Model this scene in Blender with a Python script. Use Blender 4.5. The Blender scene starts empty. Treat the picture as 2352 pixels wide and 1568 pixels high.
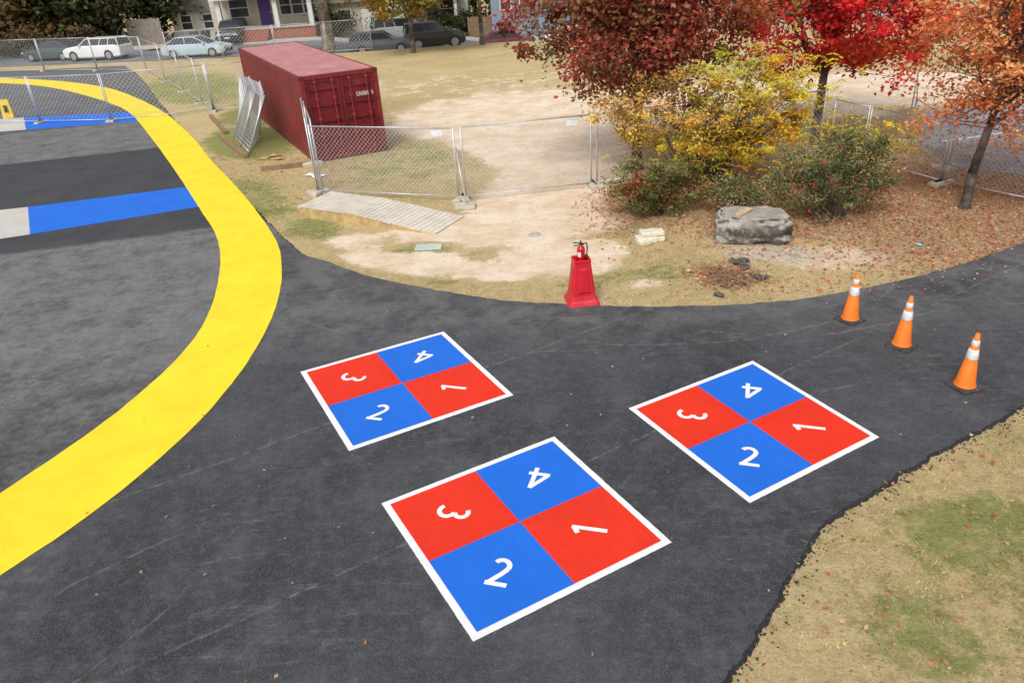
import bpy, bmesh, math, random
import numpy as np
from mathutils import Matrix, Vector
from mathutils import noise as mn
sc=bpy.context.scene
sc.view_settings.view_transform='Standard'; sc.view_settings.look='None'; sc.view_settings.exposure=0
rnd=random.Random(7); R=np.random.RandomState(11)
def sstep(a,b,x):
    t=np.clip((np.asarray(x,float)-a)/(b-a),0,1); return t*t*(3-2*t)
def gz(x,y): return -.6*sstep(-15,-9,x)*sstep(54.2,56.6,y)-.45*sstep(-3.5,0,x)*sstep(54.2,57.2,y)
# ---------------------------------------------------------------- materials
def nodes(name):
    m=bpy.data.materials.new(name); m.use_nodes=True
    nt=m.node_tree; b=nt.nodes['Principled BSDF']
    return m,nt,b
def N(nt,t,ins=None,**kw):
    n=nt.nodes.new(t)
    for k,v in kw.items(): setattr(n,k,v)
    if ins:
        for k,v in ins.items():
            if isinstance(v,bpy.types.NodeSocket): nt.links.new(v,n.inputs[k])
            else: n.inputs[k].default_value=v
    return n
def mixc(nt,fac,a,b,mode='MIX'):
    n=nt.nodes.new('ShaderNodeMix'); n.data_type='RGBA'; n.blend_type=mode
    for i,v in ((0,fac),(6,a),(7,b)):
        if isinstance(v,bpy.types.NodeSocket): nt.links.new(v,n.inputs[i])
        elif i==0: n.inputs[0].default_value=v
        else: n.inputs[i].default_value=(v[0],v[1],v[2],1)
    return n.outputs[2]
def math_(nt,op,a,b=0.0,c=None,clamp=False):
    n=nt.nodes.new('ShaderNodeMath'); n.operation=op; n.use_clamp=clamp
    for i,v in enumerate((a,b) if c is None else (a,b,c)):
        if isinstance(v,bpy.types.NodeSocket): nt.links.new(v,n.inputs[i])
        else: n.inputs[i].default_value=v
    return n.outputs[0]
def maprange(nt,v,a,b,c=0.0,d=1.0,smooth=True):
    n=nt.nodes.new('ShaderNodeMapRange'); n.interpolation_type='SMOOTHSTEP' if smooth else 'LINEAR'
    nt.links.new(v,n.inputs[0]); n.inputs[1].default_value=a; n.inputs[2].default_value=b; n.inputs[3].default_value=c; n.inputs[4].default_value=d
    return n.outputs[0]
def noise(nt,vec,scale,detail=4,rough=.6,dist=0.0):
    return N(nt,'ShaderNodeTexNoise',{'Vector':vec,'Scale':scale,'Detail':detail,'Roughness':rough,'Distortion':dist}).outputs[0]
_mc={}
def pm(name,col,rough=.6,var=.18,scale=6,bump=0.0,bscale=60,metal=0.0,dirt=None,coat=0):
    if name in _mc: return _mc[name]
    m,nt,b=nodes(name); tc=N(nt,'ShaderNodeTexCoord').outputs['Object']
    n=noise(nt,tc,scale,5,.65)
    a=[c*(1-var) for c in col]; d=[min(1,c*(1+var)) for c in col]
    c=mixc(nt,maprange(nt,n,.3,.7),a,d)
    if dirt:
        n2=noise(nt,tc,scale*.4+.7,6,.75)
        c=mixc(nt,maprange(nt,n2,.52,.72,0,dirt[3]),c,dirt[:3])
    nt.links.new(c,b.inputs['Base Color']); b.inputs['Roughness'].default_value=rough; b.inputs['Metallic'].default_value=metal
    if coat: b.inputs['Coat Weight'].default_value=coat
    if bump:
        bn=N(nt,'ShaderNodeBump',{'Strength':bump,'Distance':.01,'Height':noise(nt,tc,bscale,4,.7)})
        nt.links.new(bn.outputs[0],b.inputs['Normal'])
    _mc[name]=m; return m
def leafmat():
    m,nt,b=nodes('leaf_colours')
    at=N(nt,'ShaderNodeAttribute',attribute_name='col').outputs['Color']
    nt.links.new(at,b.inputs['Base Color']); b.inputs['Roughness'].default_value=.75
    b.inputs['Specular IOR Level'].default_value=.2
    tr=N(nt,'ShaderNodeBsdfTranslucent',{'Color':at}); mx=N(nt,'ShaderNodeMixShader',{0:.4,1:b.outputs[0],2:tr.outputs[0]})
    nt.links.new(mx.outputs[0],nt.nodes['Material Output'].inputs[0]); return m
LEAF=leafmat()
# ---------------------------------------------------------------- builders
def link(o): sc.collection.objects.link(o); return o
def thing(name,label,cat,loc=(0,0,0),rot=0,group=None):
    e=bpy.data.objects.new(name,None); link(e); e.empty_display_size=.2
    e.location=loc; e.rotation_euler=(0,0,rot); e["label"]=label; e["category"]=cat
    if group: e["group"]=group
    return e
class MB:
    def __init__(s): s.v=[]; s.f=[]
    def add(s,vs,fs):
        o=len(s.v); s.v+=[tuple(map(float,p)) for p in vs]; s.f+=[tuple(i+o for i in f) for f in fs]; return s
    def box(s,c,d,rz=0):
        x,y,z=[k/2 for k in d]; P=[(a*x,b*y,e*z) for e in(-1,1) for b in(-1,1) for a in(-1,1)]
        cr,sr=math.cos(rz),math.sin(rz)
        P=[(p[0]*cr-p[1]*sr+c[0],p[0]*sr+p[1]*cr+c[1],p[2]+c[2]) for p in P]
        return s.add(P,[(0,2,3,1),(4,5,7,6),(0,1,5,4),(2,6,7,3),(0,4,6,2),(1,3,7,5)])
    def bx(s,x0,x1,y0,y1,z0,z1): return s.box(((x0+x1)/2,(y0+y1)/2,(z0+z1)/2),(x1-x0,y1-y0,z1-z0))
    def tube(s,p0,p1,r0,r1=None,n=8,cap=True):
        r1=r0 if r1 is None else r1; p0=Vector(p0);p1=Vector(p1);d=(p1-p0)
        if d.length<1e-6: return s
        d.normalize(); a=d.orthogonal().normalized(); b=d.cross(a)
        P=[]
        for p,r in((p0,r0),(p1,r1)):
            for k in range(n):
                t=2*math.pi*k/n; P.append(p+a*r*math.cos(t)+b*r*math.sin(t))
        F=[(k,(k+1)%n,n+(k+1)%n,n+k) for k in range(n)]
        if cap: F+=[tuple(range(n))[::-1],tuple(range(n,2*n))]
        return s.add(P,F)
    def path(s,pts,radii,n=6):
        for i in range(len(pts)-1): s.tube(pts[i],pts[i+1],radii[i],radii[i+1],n,cap=(i==len(pts)-2))
        return s
    def loft(s,rings,cap=True):
        n=len(rings[0]); P=[p for r in rings for p in r]; F=[]
        for i in range(len(rings)-1):
            for k in range(n):
                F.append((i*n+k,i*n+(k+1)%n,(i+1)*n+(k+1)%n,(i+1)*n+k))
        if cap: F+=[tuple(range(n))[::-1],tuple(range((len(rings)-1)*n,len(rings)*n))]
        return s.add(P,F)
    def lathe(s,prof,n=20,c=(0,0)):
        return s.loft([[(c[0]+r*math.cos(2*math.pi*k/n),c[1]+r*math.sin(2*math.pi*k/n),z) for k in range(n)] for r,z in prof])
    def obj(s,name,mat,parent=None,smooth=False,label=None,bevel=0,fix=True):
        me=bpy.data.meshes.new(name)
        me.from_pydata(s.v,[],s.f)
        if fix:
            b=bmesh.new(); b.from_mesh(me); bmesh.ops.recalc_face_normals(b,faces=b.faces); b.to_mesh(me); b.free()
        me.materials.append(mat)
        if smooth: me.polygons.foreach_set('use_smooth',[True]*len(me.polygons))
        o=bpy.data.objects.new(name,me); link(o)
        if parent: o.parent=parent
        if label: o["label"]=label
        if bevel:
            md=o.modifiers.new('bevel','BEVEL'); md.width=bevel; md.segments=2; md.limit_method='ANGLE'
        return o
def copy_thing(root,loc,rot=None,label=None):
    r=root.copy(); sc.collection.objects.link(r); r.location=loc
    if rot is not None: r.rotation_euler=(0,0,rot)
    if label: r["label"]=label
    def rec(a,b):
        for ch in a.children:
            c=ch.copy(); sc.collection.objects.link(c); c.parent=b; rec(ch,c)
    rec(root,r); return r
def npmesh(name,V,F,mat,cols=None,parent=None,smooth=False):
    k=F.shape[1]; me=bpy.data.meshes.new(name)
    me.vertices.add(len(V)); me.vertices.foreach_set('co',V.astype(np.float32).ravel())
    me.loops.add(F.size); me.loops.foreach_set('vertex_index',F.astype(np.int32).ravel())
    me.polygons.add(len(F)); me.polygons.foreach_set('loop_start',np.arange(0,F.size,k,dtype=np.int32))
    me.update(calc_edges=True)
    if cols is not None:
        a=me.color_attributes.new('col','FLOAT_COLOR','POINT')
        if cols.shape[1]==3: cols=np.hstack([cols,np.ones((len(cols),1))])
        a.data.foreach_set('color',cols.astype(np.float32).ravel())
    me.materials.append(mat)
    if smooth: me.polygons.foreach_set('use_smooth',np.ones(len(F),bool))
    o=bpy.data.objects.new(name,me); link(o)
    if parent: o.parent=parent
    return o
def unit(a): return a/(np.linalg.norm(a,axis=1,keepdims=True)+1e-9)
def leaves(name,C,S,cols,parent=None,asp=.55,flat=0.0):
    n=len(C); a=R.normal(size=(n,3)); 
    if flat: a[:,2]*=(1-flat)
    a=unit(a); b=R.normal(size=(n,3)); 
    if flat: b[:,2]*=(1-flat)
    b=unit(b-(b*a).sum(1,keepdims=True)*a)
    S=S[:,None]; V=np.stack([C-a*S,C-b*S*asp,C+a*S,C+b*S*asp],1).reshape(-1,3)
    F=np.arange(4*n).reshape(-1,4)
    return npmesh(name,V,F,LEAF,np.repeat(cols,4,0),parent)
def catmull(P,k=6):
    P=np.array(P,float); out=[]
    Q=np.vstack([2*P[0]-P[1],P,2*P[-1]-P[-2]])
    for i in range(1,len(Q)-2):
        for j in range(k):
            t=j/k; out.append(.5*((2*Q[i])+(-Q[i-1]+Q[i+1])*t+(2*Q[i-1]-5*Q[i]+4*Q[i+1]-Q[i+2])*t*t+(-Q[i-1]+3*Q[i]-3*Q[i+1]+Q[i+2])*t**3))
    out.append(P[-1]); return np.array(out)
def resample(P,n):
    d=np.r_[0,np.cumsum(np.linalg.norm(np.diff(P,axis=0),axis=1))]; t=np.linspace(0,d[-1],n)
    return np.stack([np.interp(t,d,P[:,0]),np.interp(t,d,P[:,1])],1)
def smoothline(P,n,w):
    P=resample(P,n); k=np.hanning(w+2)[1:-1]; k/=k.sum(); h=w//2
    Q=np.vstack([2*P[0]-P[h:0:-1],P,2*P[-1]-P[-2:-h-2:-1]])
    return np.stack([np.convolve(Q[:,j],k,'valid') for j in(0,1)],1)
# ---------------------------------------------------------------- survey (metres)
YO=[(-6.35,5.3),(-6.01,5.97),(-5.69,6.43),(-5.30,7.08),(-4.87,8.15),(-4.53,9.43),(-4.37,11.24),(-4.47,13.08),(-4.82,14.89),(-5.47,16.89),(-7.35,20.80),(-9.76,25.31),(-11.90,29.51),(-15.58,35.94),(-20.03,42.26),(-22.81,45.47),(-26.0,48.34),(-29.46,50.8),(-35.51,54.28)]
YI=[(-7.2,6.75),(-6.85,7.35),(-6.51,8.14),(-6.06,9.21),(-5.74,10.54),(-5.62,11.62),(-5.73,12.99),(-6.12,14.76),(-6.58,16.24),(-7.13,17.6),(-8.06,19.39),(-10.70,24.44),(-13.73,30.05),(-16.89,35.67),(-19.21,38.85),(-21.94,42.05),(-25.5,45.79),(-28.76,48.49),(-33.87,51.58)]
ED=[(-25.65,55.27),(-22.15,49.26),(-16.69,38.52),(-12.09,29.57),(-8.87,23.21),(-6.31,18.77),(-4.78,16.04),(-4.03,15.25),(-3.04,14.34),(-2.06,13.62),(-1.16,13.06),(-.32,12.62),(.64,12.28),(1.33,12.08),(3.01,11.80),(4.61,11.71),(6.18,11.96),(8.29,12.65),(10.32,13.61),(12.03,14.44),(16,16.6),(26,22)]
LR=[(28,18.5),(14.5,12.2),(10,9.8),(7.95,8.69),(6.80,8.14),(5.92,7.65),(5.38,7.39),(4.40,6.84),(3.50,6.29),(3.14,6.01),(2.84,5.66),(2.42,5.15),(2.10,4.80),(1.80,4.46),(1.64,4.25),(1.50,4.0),(1.1,2.5),(.6,0),(.3,-4)]
TOPZ=.03
def jitter(P,amp,step,fine=.3):
    L=np.sum(np.linalg.norm(np.diff(P,axis=0),axis=1)); P=resample(P,int(L/step))
    n=len(P); j=np.convolve(R.normal(size=n+12),np.ones(9)/5,'valid')[:n]*amp*.6+R.normal(size=n)*amp*fine
    T=np.gradient(P,axis=0); T=unit(T); Nn=np.stack([T[:,1],-T[:,0]],1)
    return P+Nn*j[:,None]
edp=jitter(catmull(ED),.035,.12); lrp=jitter(catmull(LR),.03,.035,.25)
poly=np.vstack([edp,lrp,[(-70,-4),(-70,62)]])
def inpoly(X,Y,P):
    c=np.zeros(X.shape,bool); j=len(P)-1
    for i in range(len(P)):
        xi,yi=P[i]; xj,yj=P[j]
        if yi!=yj:
            c^=((yi>Y)!=(yj>Y))&(X<(xj-xi)*(Y-yi)/(yj-yi)+xi)
        j=i
    return c
coarse=np.vstack([resample(catmull(ED),90),resample(catmull(LR),110),[(-70,-4),(-70,62)]])
# ---------------------------------------------------------------- ground masks
def ell(X,Y,L,soft=.45):
    M=np.zeros(X.shape)
    for cx,cy,rx,ry,rot,s in L:
        a=math.radians(rot); dx=X-cx; dy=Y-cy
        u=(dx*math.cos(a)+dy*math.sin(a))/rx; v=(-dx*math.sin(a)+dy*math.cos(a))/ry
        r=np.sqrt(u*u+v*v); t=np.clip((1+soft-r)/(2*soft),0,1); M=np.maximum(M,s*t*t*(3-2*t))
    return M
DIRT=[(1.2,29,5.8,5.8,0,1),(7,30,7,4.5,0,1),(15,30,6,4,0,.9),(1.9,23.5,2.4,4,0,1),(1.0,18.6,1.9,2.6,0,1),(0,16.6,2.7,1.2,0,1),(-2.2,15.0,1.7,.7,-30,.95),(1.2,14.6,1.4,1.1,0,1),(-.4,14.0,1.3,.5,-25,.85),(-3.4,16.4,.9,.6,0,.7),(3,21,1.5,1.3,0,.9),(2.6,12.9,.6,.3,0,.5),(7.3,13.3,.5,.3,0,.5),(10,27.5,6,2.5,0,.9),(-1.5,38,9,4,0,.4),(6.3,13.6,1.5,.8,-10,.55)]
DIRTNEG=[(-2.9,23.0,1.7,3.6,8,1),(-1.9,15.7,.9,.35,0,.8),(.2,13.2,1.6,.25,-15,.6)]
GREEN=[(-9.2,28,1.7,3.5,28,1),(-10.5,33,1.5,3,25,.8),(-6.9,20.6,.9,3,28,.7),(-4.7,17.6,.8,1.2,30,.75),(-3.1,23.6,2,3.4,8,.6),(-16.5,43,3,8,27,.75),(8.6,6.6,1.5,1.7,0,.8),(6.2,4.5,1.9,1.4,0,.8),(5.0,5.8,1.3,.8,0,.7),(3.6,4.6,.7,.7,0,.6),(-12,66.8,16,2.2,0,1),(-1.9,15.5,.9,.35,0,.75),(2.6,13.3,1.9,.5,5,.6),(3.0,16.3,1.1,.5,0,.7),(7.4,14.2,1.2,.6,0,.4),(-1.3,13.6,.5,.2,0,.6),(5,51,8,1.5,0,.2),(20,66,16,3,0,.9),(-40,66,12,3,0,.8)]
LEAFM=[(8.3,17,4.8,3.0,0,.9),(11.5,15.0,5,2.5,25,.85),(3.9,17.6,1.8,1.8,0,.8),(5.8,12.4,2,.4,0,.25),(16,20,5,4,0,.6),(2.7,16.2,.8,.8,0,.5)]
GRAV=[(5.4,14.05,1.1,.6,-15,.75),(6.0,13.5,.9,.4,0,.55)]
def masks(X,Y):
    d=ell(X,Y,DIRT); d=d*(1-ell(X,Y,DIRTNEG)); return d,ell(X,Y,GREEN),ell(X,Y,LEAFM),ell(X,Y,GRAV,.4)
xs=np.r_[-700,-300,-150,-90,-65,np.arange(-50,30,.28),35,50,90,150,300,700]; ys=np.r_[-40,-12,np.arange(-4,72,.28),76,90,120,200,400,900]
X,Y=np.meshgrid(xs,ys); nx,ny=len(xs),len(ys)
V=np.stack([X.ravel(),Y.ravel(),gz(X.ravel(),Y.ravel())],1)
i=np.arange((ny-1)*(nx-1)); a=(i//(nx-1))*nx+i%(nx-1); F=np.stack([a,a+1,a+nx+1,a+nx],1)
mk=np.stack([q.ravel() for q in masks(X,Y)],1)
m,nt,b=nodes('ground_grass_and_dirt')
tc=N(nt,'ShaderNodeTexCoord').outputs['Object']
at=N(nt,'ShaderNodeAttribute',attribute_name='col'); sp=N(nt,'ShaderNodeSeparateColor',{0:at.outputs['Color']})
n1=noise(nt,tc,.9,8,.72); n2=noise(nt,tc,5,7,.75); n3=noise(nt,tc,38,5,.75); n4=noise(nt,tc,.22,4,.6)
st=N(nt,'ShaderNodeMapping',{'Vector':tc,'Scale':(1,3.2,1),'Rotation':(0,0,.5)}).outputs[0]; n5=noise(nt,st,14,6,.8,1.5)
g=mixc(nt,maprange(nt,n2,.35,.65),(.64,.49,.25),(.46,.35,.17))
g=mixc(nt,maprange(nt,n4,.4,.65,0,.5),g,(.72,.57,.33))
g=mixc(nt,maprange(nt,n1,.52,.66,0,.6),g,(.36,.29,.13))
g=mixc(nt,maprange(nt,n5,.49,.62,0,.7),g,(.20,.15,.08))
g=mixc(nt,maprange(nt,n3,.52,.68,0,.6),g,(.80,.67,.44))
gg=mixc(nt,maprange(nt,n5,.4,.6),(.13,.17,.04),(.33,.35,.12))
def msk(ch,lo,hi,amp=.8):
    s=math_(nt,'ADD',sp.outputs[ch],math_(nt,'MULTIPLY',math_(nt,'SUBTRACT',math_(nt,'ADD',math_(nt,'MULTIPLY',n1,.5),math_(nt,'MULTIPLY',n2,.5)),.5),amp*2.8))
    return maprange(nt,s,lo,hi)
present=maprange(nt,sp.outputs[1],.02,.2)
g=mixc(nt,math_(nt,'MULTIPLY',math_(nt,'MULTIPLY',msk(1,.4,.8),present),.85),g,gg)
dcol=mixc(nt,maprange(nt,n1,.38,.62),(.78,.60,.42),(.92,.78,.61)); dcol=mixc(nt,maprange(nt,n2,.5,.65,0,.5),dcol,(.64,.47,.32)); dcol=mixc(nt,maprange(nt,n3,.57,.69,0,.5),dcol,(.50,.38,.26)); dcol=mixc(nt,maprange(nt,n5,.6,.7,0,.4),dcol,(.38,.30,.17))
dpres=maprange(nt,sp.outputs[0],.02,.15)
g=mixc(nt,math_(nt,'MULTIPLY',msk(0,.35,.66,.9),dpres),g,dcol)
lcol=mixc(nt,maprange(nt,n5,.35,.65),(.38,.23,.13),(.54,.39,.24)); lcol=mixc(nt,maprange(nt,n3,.45,.62),lcol,(.24,.14,.085))
g=mixc(nt,math_(nt,'MULTIPLY',math_(nt,'MULTIPLY',msk(2,.3,.9),maprange(nt,sp.outputs[2],.02,.2)),.8),g,lcol)
vo=N(nt,'ShaderNodeTexVoronoi',{'Vector':tc,'Scale':26.0})
gcol=mixc(nt,N(nt,'ShaderNodeSeparateColor',{0:vo.outputs['Color']}).outputs[0],(.38,.31,.23),(.74,.64,.50))
g=mixc(nt,math_(nt,'MULTIPLY',maprange(nt,math_(nt,'ADD',at.outputs['Alpha'],math_(nt,'MULTIPLY',math_(nt,'SUBTRACT',n2,.5),1.8)),.35,.75),maprange(nt,at.outputs['Alpha'],.02,.15)),g,gcol)
nt.links.new(g,b.inputs['Base Color']); b.inputs['Roughness'].default_value=.95; b.inputs['Specular IOR Level'].default_value=.1
hb=math_(nt,'ADD',math_(nt,'MULTIPLY',n3,.6),math_(nt,'MULTIPLY',n5,1.0)); bn=N(nt,'ShaderNodeBump',{'Strength':.8,'Distance':.03,'Height':hb}); nt.links.new(bn.outputs[0],b.inputs['Normal'])
go=npmesh('ground',V,F,m,mk); go["kind"]="structure"
# ---------------------------------------------------------------- asphalt
def asphalt_mat(name,base,light,zones=True):
    m,nt,b=nodes(name); tc=N(nt,'ShaderNodeTexCoord').outputs['Object']
    big=noise(nt,tc,.28,5,.6,.4); mid=noise(nt,tc,1.6,8,.75); fine=noise(nt,tc,130,2,.8); spk=noise(nt,tc,60,2,.7); spk2=noise(nt,tc,26,3,.8); mot=noise(nt,tc,8,6,.8)
    c=mixc(nt,maprange(nt,big,.35,.65),[k*.74 for k in base],[k*1.3 for k in base])
    c=mixc(nt,maprange(nt,mid,.45,.65,0,.5),c,[k*2.0 for k in base])
    c=mixc(nt,maprange(nt,mot,.5,.68,0,.45),c,[k*2.4 for k in base]); c=mixc(nt,maprange(nt,mot,.48,.35,0,.4),c,[k*.55 for k in base])
    dm=math_(nt,'MULTIPLY',maprange(nt,noise(nt,tc,.5,4,.6),.42,.62,.03,1),maprange(nt,mot,.38,.58,.15,1))
    for rot,scl,seed,amt,lo,hi in((1.15,(.5,7,1),1.5,.6,.54,.68),(-.5,(.6,8,1),1.3,.5,.55,.69),(2.2,(.8,9,1),1.9,.5,.57,.69)):
        s1=N(nt,'ShaderNodeMapping',{'Vector':tc,'Rotation':(0,0,rot),'Scale':scl,'Location':(seed*3,seed,0)}).outputs[0]
        k1=maprange(nt,noise(nt,s1,seed,8,.8,.8),lo,hi,0,amt); c=mixc(nt,math_(nt,'MULTIPLY',k1,dm),c,light)
    if zones:
        # broken tyre and drag scuffs: thin arcs of dusty rubber
        wv=math_(nt,'MULTIPLY',math_(nt,'SUBTRACT',noise(nt,tc,.8,3,.6),.5),.35)
        for q,(cx_,cy_,rr_,wd_) in enumerate([(-11,9,4.6,.030),(-11,9,3.1,.022),(-9.5,14,3.4,.03),(-9.5,14,2.1,.02),(-1,2,5.6,.022),(-4,17.5,7.2,.03),(1.5,19,8.6,.035),(3,16,5.6,.03),(-7.5,7.5,4.2,.02),(6,2,7.0,.025),(-13,12,7.4,.03),(5,15.5,5.0,.05)]):
            dn=N(nt,'ShaderNodeVectorMath',operation='DISTANCE'); nt.links.new(tc,dn.inputs[0]); dn.inputs[1].default_value=(cx_,cy_,TOPZ)
            dd=math_(nt,'ABSOLUTE',math_(nt,'SUBTRACT',math_(nt,'ADD',dn.outputs['Value'],wv),rr_))
            br_=maprange(nt,noise(nt,N(nt,'ShaderNodeMapping',{'Vector':tc,'Location':(q*7.3,0,0)}).outputs[0],.7,3,.6),.48,.6,0,.55)
            c=mixc(nt,math_(nt,'MULTIPLY',math_(nt,'MULTIPLY',maprange(nt,dd,wd_,0),br_),maprange(nt,mot,.36,.56)),c,light)
        sx=N(nt,'ShaderNodeSeparateXYZ',{0:tc}); v=math_(nt,'ADD',math_(nt,'MULTIPLY',sx.outputs[0],-.204),math_(nt,'MULTIPLY',sx.outputs[1],.979))
        v=math_(nt,'ADD',v,math_(nt,'MULTIPLY',math_(nt,'SUBTRACT',noise(nt,tc,2.5,5,.7),.5),.22))
        left=maprange(nt,math_(nt,'ADD',sx.outputs[0],math_(nt,'MULTIPLY',v,.36)),1.8,.6)
        inner=maprange(nt,sx.outputs[0],-5.0,-5.8)
        z1=math_(nt,'MULTIPLY',maprange(nt,v,29.7,30.0),maprange(nt,v,36.2,35.9)); z2=math_(nt,'MULTIPLY',math_(nt,'MULTIPLY',maprange(nt,v,19.3,19.0),maprange(nt,v,8.5,13.5,.35,1.0)),inner)
        w=math_(nt,'MULTIPLY',maprange(nt,mid,.38,.60,.28,.95),maprange(nt,mot,.38,.58,.55,1))
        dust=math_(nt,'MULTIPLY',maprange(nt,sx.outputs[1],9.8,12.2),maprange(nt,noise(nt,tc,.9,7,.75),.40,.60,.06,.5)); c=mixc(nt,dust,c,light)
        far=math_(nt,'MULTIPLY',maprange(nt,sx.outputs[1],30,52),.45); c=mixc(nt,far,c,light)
        dk_=math_(nt,'MULTIPLY',math_(nt,'MULTIPLY',maprange(nt,v,18.9,19.1),maprange(nt,v,30.0,29.7)),left); c=mixc(nt,math_(nt,'MULTIPLY',dk_,.8),c,[k*.85 for k in base])
        zz=math_(nt,'MULTIPLY',math_(nt,'MULTIPLY',math_(nt,'ADD',math_(nt,'MULTIPLY',z1,1.2),z2,clamp=True),left),w)
        c=mixc(nt,zz,c,light)
        v2=math_(nt,'ADD',math_(nt,'MULTIPLY',sx.outputs[0],-.5),math_(nt,'MULTIPLY',sx.outputs[1],.866)); wob=math_(nt,'MULTIPLY',math_(nt,'SUBTRACT',noise(nt,tc,1.5,3,.6),.5),.12)
        for off in(6.1,8.95):
            sd_=math_(nt,'ABSOLUTE',math_(nt,'SUBTRACT',math_(nt,'ADD',v2,wob),off)); c=mixc(nt,math_(nt,'MULTIPLY',maprange(nt,sd_,.03,.0,0,.6),maprange(nt,mot,.4,.6)),c,light)
    c=mixc(nt,maprange(nt,spk,.55,.68,0,.6),c,[k*3.0 for k in base]); c=mixc(nt,maprange(nt,spk2,.6,.7,0,.5),c,[k*2.8 for k in base]); c=mixc(nt,maprange(nt,spk2,.45,.3,0,.55),c,[k*.4 for k in base]); c=mixc(nt,maprange(nt,fine,.5,.62,0,.5),c,[k*.3 for k in base])
    nt.links.new(c,b.inputs['Base Color']); b.inputs['Roughness'].default_value=.9; b.inputs['Specular IOR Level'].default_value=.25
    bn=N(nt,'ShaderNodeBump',{'Strength':.9,'Distance':.012,'Height':math_(nt,'ADD',spk2,spk)}); nt.links.new(bn.outputs[0],b.inputs['Normal'])
    return m
ASP=asphalt_mat('dark_asphalt',(.060,.062,.068),(.25,.245,.24))
ASP2=asphalt_mat('street_asphalt',(.16,.165,.175),(.30,.30,.31),False)
def sheet(name,P,z,mat,skirt=None):
    bm=bmesh.new(); vs=[bm.verts.new((p[0],p[1],z)) for p in P]; bm.faces.new(vs)
    bmesh.ops.triangulate(bm,faces=bm.faces,ngon_method='EAR_CLIP')
    bmesh.ops.recalc_face_normals(bm,faces=bm.faces)
    if sum(f.normal.z for f in bm.faces)<0: bmesh.ops.reverse_faces(bm,faces=bm.faces)
    me=bpy.data.meshes.new(name); bm.to_mesh(me); bm.free(); me.materials.append(mat); o=bpy.data.objects.new(name,me); link(o)
    o["kind"]='structure'
    return o
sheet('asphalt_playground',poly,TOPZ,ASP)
EDGE=pm('crumbling_asphalt_edge',(.022,.022,.024),.95,.4,30,.8,50)
for Q in(edp,lrp):
    T=unit(np.gradient(Q,axis=0)); Nn=np.stack([-T[:,1],T[:,0]],1); rr_=np.convolve(R.rand(len(Q)+4),np.ones(5)/5,'valid')
    O=Q+Nn*(.02+.10*rr_**1.3)[:,None]; n_=len(Q); V=np.vstack([np.c_[Q,np.full(n_,TOPZ)],np.c_[O,np.full(n_,-.012)]]); k=np.arange(n_-1)
    o=npmesh('asphalt_edge',V,np.stack([k,k+1,k+1+n_,k+n_],1),EDGE); o["kind"]="structure"
def ky(x): return 56.0 if x>-20 else 56.0+(-20-x)*.22
strx=np.linspace(-90,60,90)
def strip(name,o0,o1,dz,mat,nr=8,edge=0):
    V=[];F=[]
    for x in strx:
        for k in range(nr+1):
            y=ky(x)+o0+(o1-o0)*k/nr; V.append((x,y,float(gz(x,y))+dz))
    for i in range(len(strx)-1):
        for k in range(nr): a=i*(nr+1)+k; F.append((a,a+nr+1,a+nr+2,a+1))
    if edge:
        b0=len(V)
        for x in strx: y=ky(x)+o0; V.append((x,y-.02,float(gz(x,y))-.02))
        for i in range(len(strx)-1): F.append((b0+i,b0+i+1,(i+1)*(nr+1),i*(nr+1)))
    o=MB().add(V,F).obj(name,mat,fix=False); o["kind"]='structure'; return o
strip('street',.25,8.3,.03,ASP2)
conc=pm('old_concrete',(.46,.44,.40),.9,.15,3,.3)
strip('pavement',8.32,10,.14,conc,3,1)
o=MB().add([(-28.2,64.6,.16),(-24.6,64.3,.16),(-23.9,72,.16),(-26.6,72,.16)],[(0,1,2,3)]).obj('driveway',conc,fix=False); o["kind"]='structure'
sheet('parking_lot',[(11.9,18.7),(12.35,21.6),(14.6,25.5),(40,25.5),(40,8),(17.0,14.5),(13.6,17.6)],.008,asphalt_mat('parking_asphalt',(.27,.29,.32),(.44,.46,.50),False))
# ---------------------------------------------------------------- paint
def paint(name,col,wear=.25):
    m,nt,b=nodes(name); tc=N(nt,'ShaderNodeTexCoord').outputs['Object']
    n=noise(nt,tc,1.2,6,.7); f=noise(nt,tc,110,3,.8); g=noise(nt,tc,45,2,.6)
    c=mixc(nt,maprange(nt,n,.3,.7),[k*.90 for k in col],[min(1,k*1.04) for k in col])
    c=mixc(nt,maprange(nt,g,.6,.75,0,wear),c,[k*.45+.01 for k in col])
    c=mixc(nt,maprange(nt,f,.58,.7,0,wear*1.5),c,[k*.3+.01 for k in col])
    c=mixc(nt,maprange(nt,noise(nt,tc,3,7,.8),.60,.75,0,wear),c,[k*.55+.08 for k in col])
    nt.links.new(c,b.inputs['Base Color']); b.inputs['Roughness'].default_value=.65; b.inputs['Specular IOR Level'].default_value=.25
    bn=N(nt,'ShaderNodeBump',{'Strength':.6,'Distance':.008,'Height':math_(nt,'ADD',f,g)}); nt.links.new(bn.outputs[0],b.inputs['Normal']); return m
YEL=paint('yellow_line_paint',(.95,.73,.03),.14); BLU=paint('blue_court_paint',(.015,.16,.72),.25); RED=paint('red_court_paint',(.80,.037,.014),.25); WHI=paint('white_court_paint',(.88,.88,.87),.14); WHG=paint('faded_white_paint',(.60,.57,.52),.5)
n=260; a=smoothline(catmull(YO),n,9); c=smoothline(catmull(YI),n,9)
a=a+R.normal(0,.003,a.shape); c=c+R.normal(0,.003,c.shape)
V=np.vstack([np.c_[a,np.full(n,TOPZ+.008)],np.c_[c,np.full(n,TOPZ+.008)]]); k=np.arange(n-1); F=np.stack([k,k+1,k+1+n,k+n],1)
o=npmesh('yellow_track_marking',V,F,YEL); o["kind"]="structure"
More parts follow.
